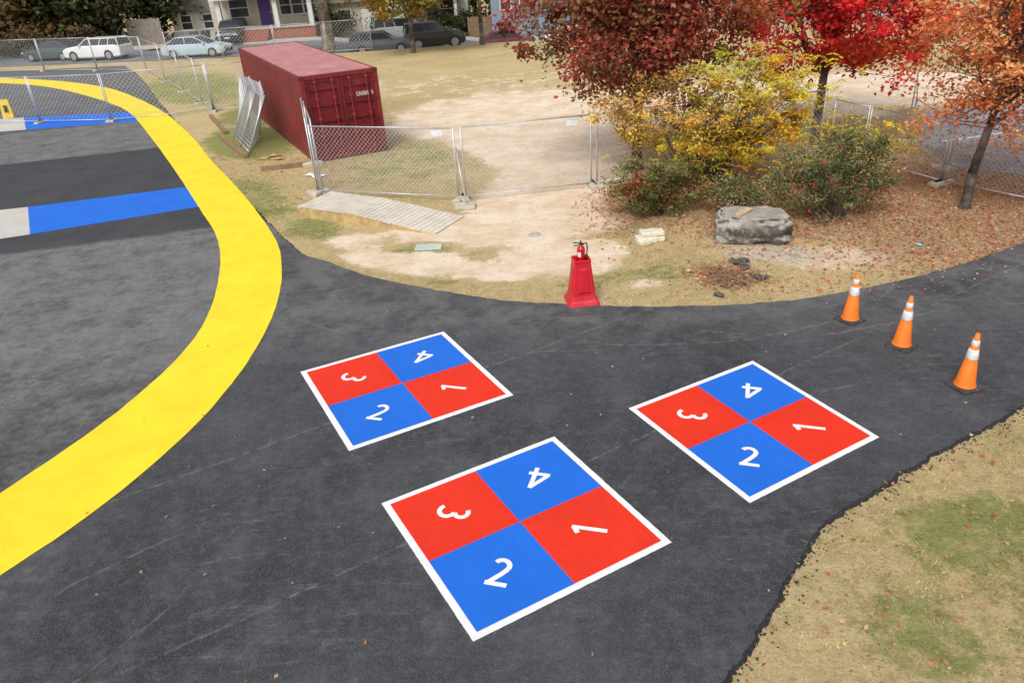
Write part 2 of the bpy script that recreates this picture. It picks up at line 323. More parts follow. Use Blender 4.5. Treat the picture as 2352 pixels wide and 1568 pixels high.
def quad(name,P,z,mat,parent=None,kind=None):
    m_=MB().add([(p[0],p[1],z) for p in P],[tuple(range(len(P)))]); o=m_.obj(name,mat,parent,fix=False)
    if kind: o["kind"]=kind
    return o
quad('blue_stripe_marking',[(-22.26,36.45),(-16.9,35.95),(-15.4,33.5),(-20.41,33.27)],TOPZ+.004,BLU,kind='structure')
quad('white_stripe_marking',[(-30,36.7),(-22.26,36.45),(-20.41,33.27),(-28,33.0)],TOPZ+.004,WHG,kind='structure')
quad('blue_stripe_marking',[(-13.64,21.04),(-9.3,22.1),(-8.2,19.95),(-12.18,18.46)],TOPZ+.004,BLU,kind='structure')
quad('white_stripe_marking',[(-20,20.0),(-13.64,21.04),(-12.18,18.46),(-18,16.7)],TOPZ+.004,WHG,kind='structure')
def text_mesh(txt,size,off=0.0):
    cu=bpy.data.curves.new('t','FONT'); cu.body=txt; cu.size=size; cu.offset=off; cu.align_x='CENTER'; cu.align_y='CENTER'
    o=bpy.data.objects.new('t',cu); link(o); dg=bpy.context.evaluated_depsgraph_get(); me=bpy.data.meshes.new_from_object(o.evaluated_get(dg)); bpy.data.objects.remove(o); return me
def ribbon(mb,pts,w,z):
    P=np.array(pts,float); T=np.diff(P,axis=0); T=T/np.linalg.norm(T,axis=1,keepdims=True); n=len(P); V=[]
    for i in range(n):
        t0=T[max(0,i-1)]; t1=T[min(n-2,i)]; n0=np.array([-t0[1],t0[0]]); n1_=np.array([-t1[1],t1[0]]); b_=n0+n1_; L=np.linalg.norm(b_)
        if L<.2: b_=n0; s=1
        else: b_=b_/L; s=min(1.6,1/max(.3,float(b_@n0)))
        for q in(1,-1): V.append((P[i][0]+b_[0]*w/2*s*q,P[i][1]+b_[1]*w/2*s*q,z))
    mb.add(V,[(2*i,2*i+1,2*i+3,2*i+2) for i in range(n-1)])
def arc(cx,cy,r,a0,a1,n=14,ry=None): return [(cx+r*math.cos(math.radians(a0+(a1-a0)*k/n)),cy+(ry or r)*math.sin(math.radians(a0+(a1-a0)*k/n))) for k in range(n+1)]
SEG={'1':[[(.03,-.20),(.03,.20)],[(.045,.185),(-.06,.12)]],
 '2':[arc(-.005,.085,.085,150,0,10)+[(.06,.03),(.02,-.03),(-.085,-.165)],[(-.12,-.17),(.12,-.17)]],
 '3':[arc(-.015,.093,.080,130,-80),arc(-.015,-.083,.094,80,-140)],
 '4':[[(.045,-.20),(.045,.20)],[(.045,.185),(-.125,-.075)],[(-.145,-.08),(.125,-.08)]]}
DIG={}
for d,S_ in SEG.items():
    mb=MB()
    for q,s in enumerate(S_): ribbon(mb,s,.057,q*.0008)
    o=mb.obj('d',WHI,fix=False); DIG[d]=o.data; bpy.data.objects.remove(o)
courts=[[(-3.42,10.34),(-1.17,11.42),(-.03,9.22),(-2.27,8.10)],[(-1.70,6.99),(.48,8.12),(1.59,6.02),(-.56,4.89)],[(1.57,8.67),(3.66,9.74),(4.61,7.63),(2.61,6.56)]]
for ci,(L_,T_,R_,B_) in enumerate(courts):
    L_,T_,R_,B_=[np.array(q) for q in (L_,T_,R_,B_)]; cen=(L_+T_+R_+B_)/4
    root=thing('four_square_court','red and blue four square court painted on asphalt with white border','court marking',(cen[0],cen[1],TOPZ),group='four square courts painted on the asphalt')
    P=lambda s,t:(B_*(1-s)*(1-t)+R_*s*(1-t)+T_*s*t+L_*(1-s)*t)-cen
    bd=[]
    for (s0,t0),(s1,t1) in(((0,0),(1,0)),((1,0),(1,1)),((1,1),(0,1)),((0,1),(0,0))):
        for k in range(60):
            q=k/60; p=P(s0+(s1-s0)*q,t0+(t1-t0)*q); bd.append(p+(R.normal(0,.0012,2) if k else 0))
    e=.033; quad('white_border',bd,.004,WHI,root)
    for nm,mt,s0,s1,t0,t1,dg in (('blue_quadrant',BLU,e,.5,e,.5,'2'),('red_quadrant',RED,.5,1-e,e,.5,'1'),('blue_quadrant',BLU,.5,1-e,.5,1-e,'4'),('red_quadrant',RED,e,.5,.5,1-e,'3')):
        q=quad(nm,[P(s0,t0),P(s1,t0),P(s1,t1),P(s0,t1)],.008,mt,root)
        c=P((s0+s1)/2,(t0+t1)/2); up=-c/np.linalg.norm(c)
        o=bpy.data.objects.new('number',DIG[dg]); link(o); o.parent=q; o.location=(c[0],c[1],.012); o.rotation_euler=(0,0,math.atan2(up[1],up[0])-math.pi/2)
        o["label"]="white painted number "+dg
quad('blue_parking_marking',[(14.0,18.6),(15.9,17.9),(16.9,20.2),(15.0,20.9)],.012,paint('pale_blue_paint',(.20,.36,.66),.6),kind='structure')
quad('parking_line_marking',[(13.0,21.6),(13.06,21.5),(17.6,22.6),(17.5,22.72)],.012,WHI,kind='structure')
# ---------------------------------------------------------------- shipping container
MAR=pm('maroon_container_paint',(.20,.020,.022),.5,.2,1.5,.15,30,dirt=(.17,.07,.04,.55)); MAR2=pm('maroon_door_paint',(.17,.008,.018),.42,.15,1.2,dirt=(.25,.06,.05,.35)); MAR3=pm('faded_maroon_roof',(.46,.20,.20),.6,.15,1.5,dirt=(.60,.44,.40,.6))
STEEL=pm('galvanised_steel',(.56,.58,.60),.42,.15,5,metal=.5); BLK=pm('black_rubber',(.025,.025,.027),.8,.3,10)
cx0=np.array([-6.0,24.0]); ud=np.array([-.455,.890]); rotc=math.atan2(.43,.90)
root=thing('shipping_container','long dark red corrugated steel shipping container on dry grass','container',(cx0[0],cx0[1],0.0),rotc)
W_,L_,H_=2.52,11.2,2.62; zb=.04
def corr(n0,n1,depth,p=.278):
    out=[]; s=n0
    while s<n1-.001:
        for ds,dd in((0,0),(.07,0),(.105,depth),(.175+.0,depth),(.21,0)):
            if s+ds<=n1: out.append((s+ds,dd))
        s+=p
    out.append((n1,0)); return out
for side in(0,1):
    m_=MB(); pr=corr(.14,L_-.14,.06); x0=.035 if side==0 else W_-.035; sg=1 if side==0 else -1
    V=[];F=[]
    for s,d in pr: V+=[(x0+sg*d-sg*.018,s,zb+.16),(x0+sg*d-sg*.018,s,zb+H_-.12)]
    for k in range(len(pr)-1): F.append((2*k,2*k+2,2*k+3,2*k+1))
    m_.add(V,F).obj('side_wall',MAR,root,fix=False)
m_=MB(); pr=corr(.14,L_-.14,.035); V=[];F=[]
for s,d in pr: V+=[(.08,s,zb+H_-.01-d),(W_-.08,s,zb+H_-.01-d)]
for k in range(len(pr)-1): F.append((2*k,2*k+1,2*k+3,2*k+2))
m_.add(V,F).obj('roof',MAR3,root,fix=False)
m_=MB(); pr=corr(.14,W_-.14,.036); V=[];F=[]
for s,d in pr: V+=[(s,L_-.04-d,zb+.16),(s,L_-.04-d,zb+H_-.12)]
for k in range(len(pr)-1): F.append((2*k,2*k+2,2*k+3,2*k+1))
m_.add(V,F).obj('end_wall',MAR,root,fix=False)
for y in(0,L_-.16):
    for x in(0,W_-.16): MB().bx(x,x+.16,y,y+.16,zb+.12,zb+H_-.12).obj('corner_post',MAR,root,bevel=.008)
m_=MB()
for x in(0.01,W_-.08): m_.bx(x,x+.07,.165,L_-.165,zb,zb+.158); m_.bx(x,x+.07,.165,L_-.165,zb+H_-.118,zb+H_-.005)
for y in(0.01,L_-.13): m_.bx(.165,W_-.165,y,y+.12,zb,zb+.14); m_.bx(.165,W_-.165,y,y+.12,zb+H_-.13,zb+H_-.005)
m_.bx(.09,W_-.09,.14,L_-.14,zb+.05,zb+.12)
m_.obj('frame_rail',MAR,root,bevel=.006)
for y in(-.006,L_-.172):
    for x in(-.006,W_-.172):
        for z in(0.0,H_-.117): MB().bx(x,x+.178,y,y+.178,zb+z,zb+z+.118).obj('corner_casting',pm('worn_casting',(.12,.015,.018),.6,.3,8),root,bevel=.01)
for dside in(0,1):
    x0=.17 if dside==0 else W_/2+.008; x1=W_/2-.008 if dside==0 else W_-.17
    m_=MB(); zs=[(.16,0),(.52,0),(.55,.045),(.66,.045),(.69,0),(1.0,0),(1.03,.045),(1.14,.045),(1.17,0),(1.48,0),(1.51,.045),(1.62,.045),(1.65,0),(1.98,0),(2.01,.045),(2.12,.045),(2.15,0),(2.48,0)]
    V=[];F=[]
    for z,d in zs: V+=[(x0+.09,.06+d,zb+z),(x1-.09,.06+d,zb+z)]
    for k in range(len(zs)-1): F.append((2*k,2*k+1,2*k+3,2*k+2))
    m_.add(V,F); m_.bx(x0,x0+.09,.03,.12,zb+.15,zb+2.48); m_.bx(x1-.09,x1,.03,.12,zb+.15,zb+2.48); m_.bx(x0+.092,x1-.092,.032,.12,zb+.15,zb+.24); m_.bx(x0+.092,x1-.092,.032,.12,zb+2.40,zb+2.48)
    d=m_.obj('door',MAR2,root,fix=False)
    for fx in(.27,.78):
        x=x0+(x1-x0)*fx; m_=MB(); m_.tube((x,-.012,zb+.06),(x,-.012,zb+2.58),.019)
        for z in(.2,.75,1.3,1.9,2.42): m_.bx(x-.05,x+.05,-.03,.058,zb+z-.035,zb+z+.035)
        m_.obj('locking_bar',pm('maroon_bar_paint',(.30,.035,.05),.35,.2,5),d)
        m_=MB(); m_.box((x+.14,-.035,zb+1.08),(.34,.018,.035)); m_.bx(x+.26,x+.30,-.03,.058,zb+1.02,zb+1.14); m_.obj('handle',MAR2,d)
    for z in(.3,.9,1.7,2.3):
        xx=x0-.02 if dside==0 else x1+.02
        MB().bx(xx-.05,xx+.05,-.015,.03,zb+z-.06,zb+z+.06).obj('hinge',MAR2,d)
me=text_mesh('536081  5',.18,0); me.materials.append(pm('white_lettering',(.8,.8,.8),.6,.1)); o=bpy.data.objects.new('lettering',me); link(o); o.parent=root
xsv=[v.co.x for v in me.vertices]; o.scale=(.56/(max(xsv)-min(xsv)),1,1); o.location=(2.0,-.04,zb+1.90); o.rotation_euler=(math.pi/2,0,0)
o["label"]="white container number 536081 5"
# ---------------------------------------------------------------- fences
WIRE=pm('chain_link_wire',(.58,.60,.61),.5,.1,5,metal=.2); WIRE2=pm('dull_chain_link_wire',(.40,.42,.43),.5,.1,5,metal=.2)
def wires(mb,L,z0,z1,pitch,w,y=0.0):
    H=z1-z0
    for sg in(1,-1):
        s=-H
        while s<L+H:
            a0,a1=s,s+sg*H
            ta=(0-a0)/(a1-a0); tb=(L-a0)/(a1-a0); t0=max(0,min(ta,tb)); t1=min(1,max(ta,tb))
            if t1-t0>.01:
                p=(a0+(a1-a0)*t0,z0+H*t0); q=(a0+(a1-a0)*t1,z0+H*t1); yy=y+sg*.002
                dx,dz=.7071*w/2,.7071*w/2*sg
                mb.add([(p[0]-dx,yy,p[1]+dz),(p[0]+dx,yy,p[1]-dz),(q[0]+dx,yy,q[1]-dz),(q[0]-dx,yy,q[1]+dz)],[(0,1,2,3)])
            s+=pitch
def panel(p0,p1,h=1.95,label='galvanised chain link fence section standing on block feet',feet=(1,1),pitch=.125,w=.0062,group='temporary fence sections around the lot',z=0,r=.022,foot=True):
    p0=np.array(p0,float);p1=np.array(p1,float);L=np.linalg.norm(p1-p0);rot=math.atan2(*(p1-p0)[::-1])
    root=thing('chain_link_fence',label,'fence',(p0[0],p0[1],z),rot,group)
    m_=MB(); zb_=.12
    m_.tube((.04,0,.03),(.04,0,h+.04),r); m_.tube((L-.04,0,.03),(L-.04,0,h+.04),r)
    m_.tube((.04,0,zb_),(L-.04,0,zb_),r*.8); m_.tube((.04,0,h),(L-.04,0,h),r*.8)
    m_.obj('frame',STEEL,root,smooth=True,fix=False)
    m_=MB(); wires(m_,L-.08,zb_,h,pitch,w); o=m_.obj('wire_mesh',WIRE,root,fix=False); o.location=(.04,0,0)
    if foot:
        for k,x in enumerate((.0,L)):
            if feet[k]:
                MB().loft([[(x-.11,-.32,0),(x+.11,-.32,0),(x+.11,.32,0),(x-.11,.32,0)],[(x-.11,-.32,.09),(x+.11,-.32,.09),(x+.11,.32,.09),(x-.11,.32,.09)],[(x-.07,-.27,.13),(x+.07,-.27,.13),(x+.07,.27,.13),(x-.07,.27,.13)]]).obj('foot',pm('concrete_block',(.52,.47,.38),.9,.15,6),root)
    return root
A_=panel((-5.12,20.45),(-1.10,18.95),1.88,'chain link fence section beside the wooden ramp')
B__=panel((-.98,18.93),(2.44,19.4),1.9)
panel((2.52,19.42),(5.8,20.3),1.9); panel((5.9,20.35),(9.3,21.3),1.75,'chain link fence section behind the yellow shrub')
panel((-5.98,23.75),(-5.16,20.5),2.05,'chain link fence section joining the container corner')
panel((-5.86,23.5),(-5.05,20.62),2.0,'second chain link fence section doubled near container corner',feet=(0,0))
rt=thing('fence_brace','leaning steel brace holding a fence post','fence brace',(-1.1,18.95,0))
MB().tube((0,0,1.35),(.18,-.62,.08),.022).obj('strut',STEEL,rt,smooth=True); MB().bx(-.12,.4,-.82,-.42,0,.1).obj('base_block',pm('concrete_block',(.4,.4,.4)),rt,bevel=.02)
P_=[(9.5,21.2),(9.92,19.92),(10.82,17.61),(12.07,15.61),(13.8,12.9)]
for a_,b_ in zip(P_[:-1],P_[1:]): panel(a_,b_,1.5,'chain link fence between leaf litter and parking lot',group='chain link fence beside the parking lot')
P_=[(11.6,18.9),(12.1,21.7),(14.2,25.7)]
for a_,b_ in zip(P_[:-1],P_[1:]): panel(a_,b_,1.25,'low chain link fence along the parking lot',group='chain link fence beside the parking lot')
panel((11.65,18.85),(14.5,16.0),1.25,'low chain link fence along the parking lot',group='chain link fence beside the parking lot')
P_=[(-31.3,36.6),(-24.2,35.6),(-20.5,34.7),(-16.93,33.9),(-12.7,34.75),(-10.9,34.95)]
for a_,b_ in zip(P_[:-1],P_[1:]): panel(a_,b_,2.0,'temporary chain link section crossing the asphalt',pitch=.20,w=.008)
P_=[(-12.75,34.9),(-14.0,37.0),(-16.4,41.2),(-19,45.5),(-22.3,51)]
for a_,b_ in zip(P_[:-1],P_[1:]): panel(a_,b_,2.05,'temporary chain link section on grass verge',pitch=.22,w=.008)
P_=[(-22.4,51.2),(-26.5,53.2),(-31,55),(-36,56.8),(-42,58.5)]
for a_,b_ in zip(P_[:-1],P_[1:]): panel(a_,b_,2.1,'temporary chain link section near the street',pitch=.25,w=.010)
P_=[(-22.3,54.9),(-18.5,54.8),(-14.8,54.6),(-11.3,54.6),(-8.2,54.7)]
for a_,b_ in zip(P_[:-1],P_[1:]): panel(a_,b_,2.0,'permanent chain link fence along the street',pitch=.25,w=.010,group='chain link fence along the street',foot=False)
wd=np.array([-ud[1],ud[0]])
for k in range(6):
    st_=cx0+ud*(2.7+k*.42)+wd*(1.55-.17*k)
    L=3.3; rot=math.atan2(ud[1],ud[0])-.03+.012*k
    root=thing('loose_chain_link_fence','spare chain link fence section leaning against the red container','fence',(st_[0],st_[1],.02),rot,'spare fence sections leaning on the container')
    root.rotation_euler=(math.radians(27-3.0*k),0,rot)
    m_=MB(); h=2.1
    for x in(0,L*.5,L): m_.tube((x,0,0),(x,0,h),.024)
    for z in(.12,h-.1): m_.tube((0,0,z),(L,0,z),.021)
    m_.obj('frame',STEEL,root,smooth=True,fix=False)
    m_=MB(); wires(m_,L,.12,h-.1,.13,.006); m_.obj('wire_mesh',WIRE2,root,fix=False)
# ---------------------------------------------------------------- ramp
WOODP=pm('weathered_pale_boards',(.64,.58,.49),.85,.12,2.5); WOODY=pm('yellow_treated_timber',(.52,.37,.17),.8,.25,5,.2,40); WOODB=pm('brown_timber',(.28,.17,.10),.85,.25,6,.2,40)
lo=np.array([-1.62,16.44]); ux=np.array([-.873,.488]); 
root=thing('wooden_ramp','low wooden ramp with pale deck boards on sand','ramp',(lo[0],lo[1],0),math.atan2(ux[1],ux[0]))
W_r=1.3; prof=lambda x: .035+ (x/2.4)*.25 if x<2.4 else .285+(x-2.4)*.01
m_=MB(); x=0
while x<4.05:
    z0,z1=prof(x),prof(x+.127); y0=rnd.uniform(-.02,.02); y1=-W_r+rnd.uniform(-.02,.02); e=rnd.uniform(0,.004)
    m_.add([(x,y0,z0-.03),(x+.125,y0,z1-.03),(x+.125,y1,z1-.03),(x,y1,z0-.03),(x,y0,z0+e),(x+.125,y0,z1+e),(x+.125,y1,z1+e),(x,y1,z0+e)],[(0,3,2,1),(4,5,6,7),(0,1,5,4),(1,2,6,5),(2,3,7,6),(3,0,4,7)]); x+=.138
m_.obj('deck',WOODP,root)
m_=MB()
for y in(-.06,-W_r+.015):
    xs_=np.linspace(0.1,4.1,12); V=[];F=[]
    for x in xs_:
        z=prof(x)-.034
        V+=[(x,y,0),(x,y+.045,0),(x,y+.045,z),(x,y,z)]
    for k in range(11):
        for j in range(4): F.append((4*k+j,4*k+(j+1)%4,4*k+4+(j+1)%4,4*k+4+j))
    F+=[(0,1,2,3),(44,47,46,45)]; m_.add(V,F)
m_.bx(4.06,4.1,-W_r+.07,-.07,0,.25); m_.obj('side_beam',WOODY,root)
for a_,b_,w_ in(((-12.42,33.41),(-10.6,29.6),.14),((-10.63,28.99),(-8.57,25.3),.14),((-7.55,23.45),(-6.15,23.75),.16)):
    a_=np.array(a_);b_=np.array(b_);L=np.linalg.norm(b_-a_)
    o=MB().box((L/2,0,.07),(L,w_,.14)).obj('timber_beam',WOODB,bevel=.008); o.location=(a_[0],a_[1],0); o.rotation_euler=(0,0,math.atan2(*(b_-a_)[::-1])); o["label"]="weathered timber beam lying along the grass edge"; o["category"]="timber"; o["group"]="timber beams lying on the grass"
for k,(x,y,c,nm) in enumerate([(-7.9,25.1,(.52,.33,.16),'cardboard_scrap'),(-7.6,25.4,(.50,.32,.16),'cardboard_scrap'),(-7.35,24.9,(.55,.36,.2),'cardboard_scrap'),(-5.75,22.5,(.8,.8,.8),'paper_sheet'),(-5.5,22.3,(.8,.8,.8),'paper_sheet')]):
    a=rnd.uniform(0,3); m_=MB(); s=.2
    m_.add([(-s,-s*.6,.01),(s,-s*.7,.05),(s*1.1,s*.6,.03),(-s*.9,s*.7,.06),(0,0,.09)],[(0,1,4),(1,2,4),(2,3,4),(3,0,4)])
    o=m_.obj(nm,pm(nm,c,.8,.2),fix=False); o.location=(x,y,0); o.rotation_euler=(0,0,a); o["label"]="crumpled "+("brown cardboard" if 'card' in nm else "white paper")+" scrap on the grass"; o["category"]="litter"
# ---------------------------------------------------------------- cones
ORG=pm('orange_cone_plastic',(.90,.20,.012),.5,.12,6,dirt=(.45,.14,.04,.5)); REFL=pm('reflective_white',(.80,.80,.82),.35,.15,12,dirt=(.5,.42,.35,.4)); CB=pm('dusty_black_rubber',(.05,.05,.05),.85,.3,8,dirt=(.14,.13,.12,.5))
root=thing('traffic_cone','orange traffic cone with white bands on black base','traffic cone',(5.63,10.85,TOPZ),.5,'orange traffic cones standing in a row')
m_=MB(); rg=[]
for z,s in((0,.185),(.03,.185),(.042,.172)): rg.append([(-s,-s*.86,z),(-s*.86,-s,z),(s*.86,-s,z),(s,-s*.86,z),(s,s*.86,z),(s*.86,s,z),(-s*.86,s,z),(-s,s*.86,z)])
m_.loft(rg).obj('base',CB,root)
rz=lambda z:.132-(z-.05)/.79*.104
MB().lathe([(.15,.043),(.142,.056),(rz(.08),.08),(rz(.84),.84),(.022,.845),(.018,.80)],24).obj('body',ORG,root,smooth=True)
for z0,z1 in((.47,.61),(.67,.745)):
    MB().lathe([(rz(z0)+.003,z0),(rz(z0)+.005,z0+.003),(rz(z1)+.005,z1-.003),(rz(z1)+.003,z1)],24).obj('reflective_band',REFL,root,smooth=True)
copy_thing(root,(6.01,9.89,TOPZ),.75); copy_thing(root,(6.28,8.65,TOPZ),.3)
# ---------------------------------------------------------------- extinguisher stand
REDP=pm('red_plastic',(.62,.014,.03),.4,.12,4,dirt=(.5,.16,.16,.3))
root=thing('fire_extinguisher_stand','red tapered plastic stand at the asphalt edge','stand',(1.33,12.32,0.0),.12)
def sqr(s,z,ch=.15): return [(-s,-s*(1-ch),z),(-s*(1-ch),-s,z),(s*(1-ch),-s,z),(s,-s*(1-ch),z),(s,s*(1-ch),z),(s*(1-ch),s,z),(-s*(1-ch),s,z),(-s,s*(1-ch),z)]
MB().loft([sqr(.28,0),sqr(.29,.03),sqr(.265,.085),sqr(.235,.12),sqr(.215,.2),sqr(.15,.80),sqr(.155,.82),sqr(.155,.86),sqr(.125,.86),sqr(.12,.74)]).obj('pedestal',REDP,root,bevel=.006)
m_=MB()
for q in range(4):
    M=Matrix.Rotation(q*math.pi/2,4,'Z')
    V=[M@Vector(p) for p in[(-.12,-.208,.25),(.12,-.208,.25),(.075,-.160,.72),(-.075,-.160,.72),(-.09,-.226,.28),(.09,-.226,.28),(.06,-.178,.68),(-.06,-.178,.68)]]
    m_.add(V,[(4,5,6,7),(0,1,5,4),(1,2,6,5),(2,3,7,6),(3,0,4,7)])
m_.obj('raised_panel',REDP,root,fix=False)
root=thing('fire_extinguisher','red fire extinguisher with black handle standing in stand','fire extinguisher',(1.33,12.32,.0))
EXR=pm('extinguisher_red',(.58,.01,.012),.25,.05,coat=.5)
MB().lathe([(.06,.745),(.072,.76),(.072,1.03),(.065,1.06),(.035,1.085),(.022,1.09),(.022,1.11)],20).obj('cylinder',EXR,root,smooth=True)
V=[(.0745*math.cos(t),.0745*math.sin(t),z) for z in(.90,.99) for t in np.linspace(-2.6,-1.7,6)]; MB().add(V,[(k,k+1,k+7,k+6) for k in range(5)]).obj('paper_label',pm('white_label',(.7,.7,.68)),root,fix=False)
m_=MB(); m_.box((0,0,1.125),(.05,.04,.04)); m_.tube((0,0,1.14),(-.13,-.02,1.165),.011); m_.tube((0,0,1.11),(-.12,-.02,1.10),.010); m_.box((.03,-.03,1.13),(.035,.02,.035)); m_.tube((0,0,1.14),(0,0,1.19),.012); m_.obj('valve_handle',BLK,root)
m_=MB(); pts=[(.03,0,1.12),(.10,0,1.14),(.115,0,1.05),(.10,0,.9),(.09,0,.8)]; m_.path(pts,[.011]*5,8).obj('hose',BLK,root,smooth=True)
MB().box((-.11,-.02,1.14),(.09,.02,.02)).obj('safety_tag',pm('white_label',(.7,.7,.7)),root)
# ---------------------------------------------------------------- boulder etc
def rock(name,loc,dim,seed,mat,label,cat,sub=4,rough=.12,flat=.9,rot=0,group=None):
    r2=np.random.RandomState(seed); bm=bmesh.new(); bmesh.ops.create_icosphere(bm,subdivisions=sub,radius=1)
    off=Vector(r2.rand(3)*50)
    for v in bm.verts:
        p=v.co.normalized(); q=Vector([math.copysign(abs(c)**.55,c) for c in p]); q*=(1/max(1,q.length*.78))
        n_=mn.fractal(q*1.6+off,1,2,5)*rough*1.6+mn.noise(q*7+off)*rough*.3
        q*=1+n_; v.co=Vector((q.x*dim[0]/2,q.y*dim[1]/2,min(q.z,flat)*dim[2]/2+dim[2]*.38))
    me=bpy.data.meshes.new(name); bm.to_mesh(me); bm.free(); me.materials.append(mat); me.polygons.foreach_set('use_smooth',[sub>3]*len(me.polygons))
    o=bpy.data.objects.new(name,me); link(o); o.location=loc; o.rotation_euler=(0,0,rot); o["label"]=label; o["category"]=cat
    if group:o["group"]=group
    return o
def rockmat(name,a_,b_,dark):
    m,nt,b=nodes(name); tc=N(nt,'ShaderNodeTexCoord').outputs['Object']
    c=mixc(nt,maprange(nt,noise(nt,tc,3,7,.75),.35,.65),a_,b_)
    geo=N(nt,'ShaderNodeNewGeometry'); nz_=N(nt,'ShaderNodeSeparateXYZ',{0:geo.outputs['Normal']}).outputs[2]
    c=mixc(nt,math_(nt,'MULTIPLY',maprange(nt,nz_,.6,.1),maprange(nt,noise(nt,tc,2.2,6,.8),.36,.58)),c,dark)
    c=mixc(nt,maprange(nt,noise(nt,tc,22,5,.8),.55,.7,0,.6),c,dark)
    nt.links.new(c,b.inputs['Base Color']); b.inputs['Roughness'].default_value=.9
    bn=N(nt,'ShaderNodeBump',{'Strength':1,'Distance':.06,'Height':noise(nt,tc,9,8,.8)}); nt.links.new(bn.outputs[0],b.inputs['Normal']); return m
ROCK=rockmat('grey_boulder_stone',(.33,.30,.26),(.60,.55,.48),(.10,.09,.08))
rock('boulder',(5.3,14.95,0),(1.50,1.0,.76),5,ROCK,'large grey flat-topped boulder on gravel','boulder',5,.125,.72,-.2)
o=MB().box((0,0,.02),(.48,.13,.035)).obj('wooden_plank',pm('tan_plank',(.55,.40,.24),.8,.15)); o.location=(5.05,14.9,.575); o.rotation_euler=(.04,-.05,.75); o["label"]="short wooden plank lying on the boulder"; o["category"]="plank"
CRM=pm('cream_stone',(.70,.66,.53),.85,.15,8,.3,30)
for k,(x,y,z,w,d,h,r_) in enumerate([(3.05,15.12,0,.42,.3,.13,.15),(3.33,15.2,0,.3,.28,.12,-.2),(3.18,15.18,.13,.5,.28,.10,.05),(2.98,14.98,0,.26,.2,.1,.4)]):
    o=MB().box((0,0,h/2),(w,d,h)).obj('stone_block',CRM,bevel=.02); o.location=(x,y,z); o.rotation_euler=(0,0,r_); o["label"]="cream coloured stone block stacked on the ground"; o["category"]="stone block"; o["group"]="cream stone blocks in a small stack"
o=MB().bx(-.3,.3,-.17,.17,0,.03).obj('utility_cover',pm('pale_green_cover',(.48,.56,.50),.8,.1),bevel=.01); o.location=(-1.72,15.65,0); o.rotation_euler=(0,0,-.05); o["label"]="pale green rectangular utility cover in the dirt"; o["category"]="utility cover"
o=MB().lathe([(.14,0),(.14,.025),(.11,.03),(.0,.03)],20).obj('drain_cover',pm('grey_cover',(.45,.43,.38),.8,.15)); o.location=(.68,15.99,0); o["label"]="small round grey drain cover in the sand"; o["category"]="drain cover"
CH=rockmat('broken_asphalt',(.09,.09,.09),(.19,.18,.17),(.04,.04,.04))
for k in range(22):
    x=4.1+rnd.gauss(0,.32); y=12.85+rnd.gauss(0,.3)
    if k<6: x=4.5+rnd.random()*.35; y=13.25+rnd.random()*.4
    s=rnd.uniform(.05,.17); rock('asphalt_chunk',(x,y,.015),(s*1.6,s,s*.55),k+20,CH,'broken dark asphalt chunk beside leaf pile','rubble',2,.35,.8,rnd.uniform(0,6),'broken asphalt chunks in a debris pile')
m_=MB()
for k in range(80):
    x=4.15+rnd.gauss(0,.3); y=12.9+rnd.gauss(0,.27); a=rnd.uniform(0,6.28); l=rnd.uniform(.2,.6)
    m_.tube((x,y,rnd.uniform(.02,.12)),(x+l*math.cos(a),y+l*math.sin(a),rnd.uniform(.03,.22)),.009,.004,5)
o=m_.obj('twig_pile',WOODB,fix=False); o["kind"]="stuff"
o=MB().lathe([(.03,0),(.035,.01),(.035,.14),(.015,.18),(.015,.2)],10).obj('plastic_bottle',pm('blue_plastic',(.35,.55,.68),.3),smooth=True); o.location=(8.3,13.9,.035); o.rotation_euler=(1.5,0,.5); o.scale=(.7,.7,.7); o["label"]="crumpled pale blue plastic bottle on grass"; o["category"]="litter"
root=thing('floor_sign','yellow folding floor sign standing on the asphalt','floor sign',(-23.1,36.75,TOPZ),.35); root.scale=(.72,.72,.72)
YP=pm('yellow_plastic',(.90,.62,.02),.5,.1)
for sg in(1,-1):
    m_=MB(); m_.add([(-.32,sg*.22,0),(.32,sg*.22,0),(.24,sg*.02,1.15),(-.24,sg*.02,1.15),(-.32,sg*.25,0),(.32,sg*.25,0),(.24,sg*.05,1.15),(-.24,sg*.05,1.15)],[(0,1,2,3),(4,5,6,7),(0,1,5,4),(1,2,6,5),(2,3,7,6),(3,0,4,7)]); m_.obj('folding_panel',YP,root)
MB().add([(-.12,-.23,.35),(.12,-.23,.35),(.1,-.16,.8),(-.1,-.16,.8)],[(0,1,2,3)]).obj('warning_symbol',BLK,root,fix=False)
root=thing('notice_sign','pale lilac notice board on fence by parking lot','sign',(12.75,15.0,0),-.9)
MB().bx(-.4,.4,-.07,-.05,.75,1.45).obj('board',pm('lilac_white',(.68,.60,.68),.6,.1),root)
for x in(-.3,.3): MB().tube((x,-.03,0),(x,-.03,1.5),.02).obj('post',STEEL,root)
for rt,x in((A_,4.0),(B__,3.1)):
    MB().bx(x-.34,x-.04,-.03,-.02,1.68,1.82).obj('label_plate',pm('pale_plate',(.66,.72,.76)),rt)
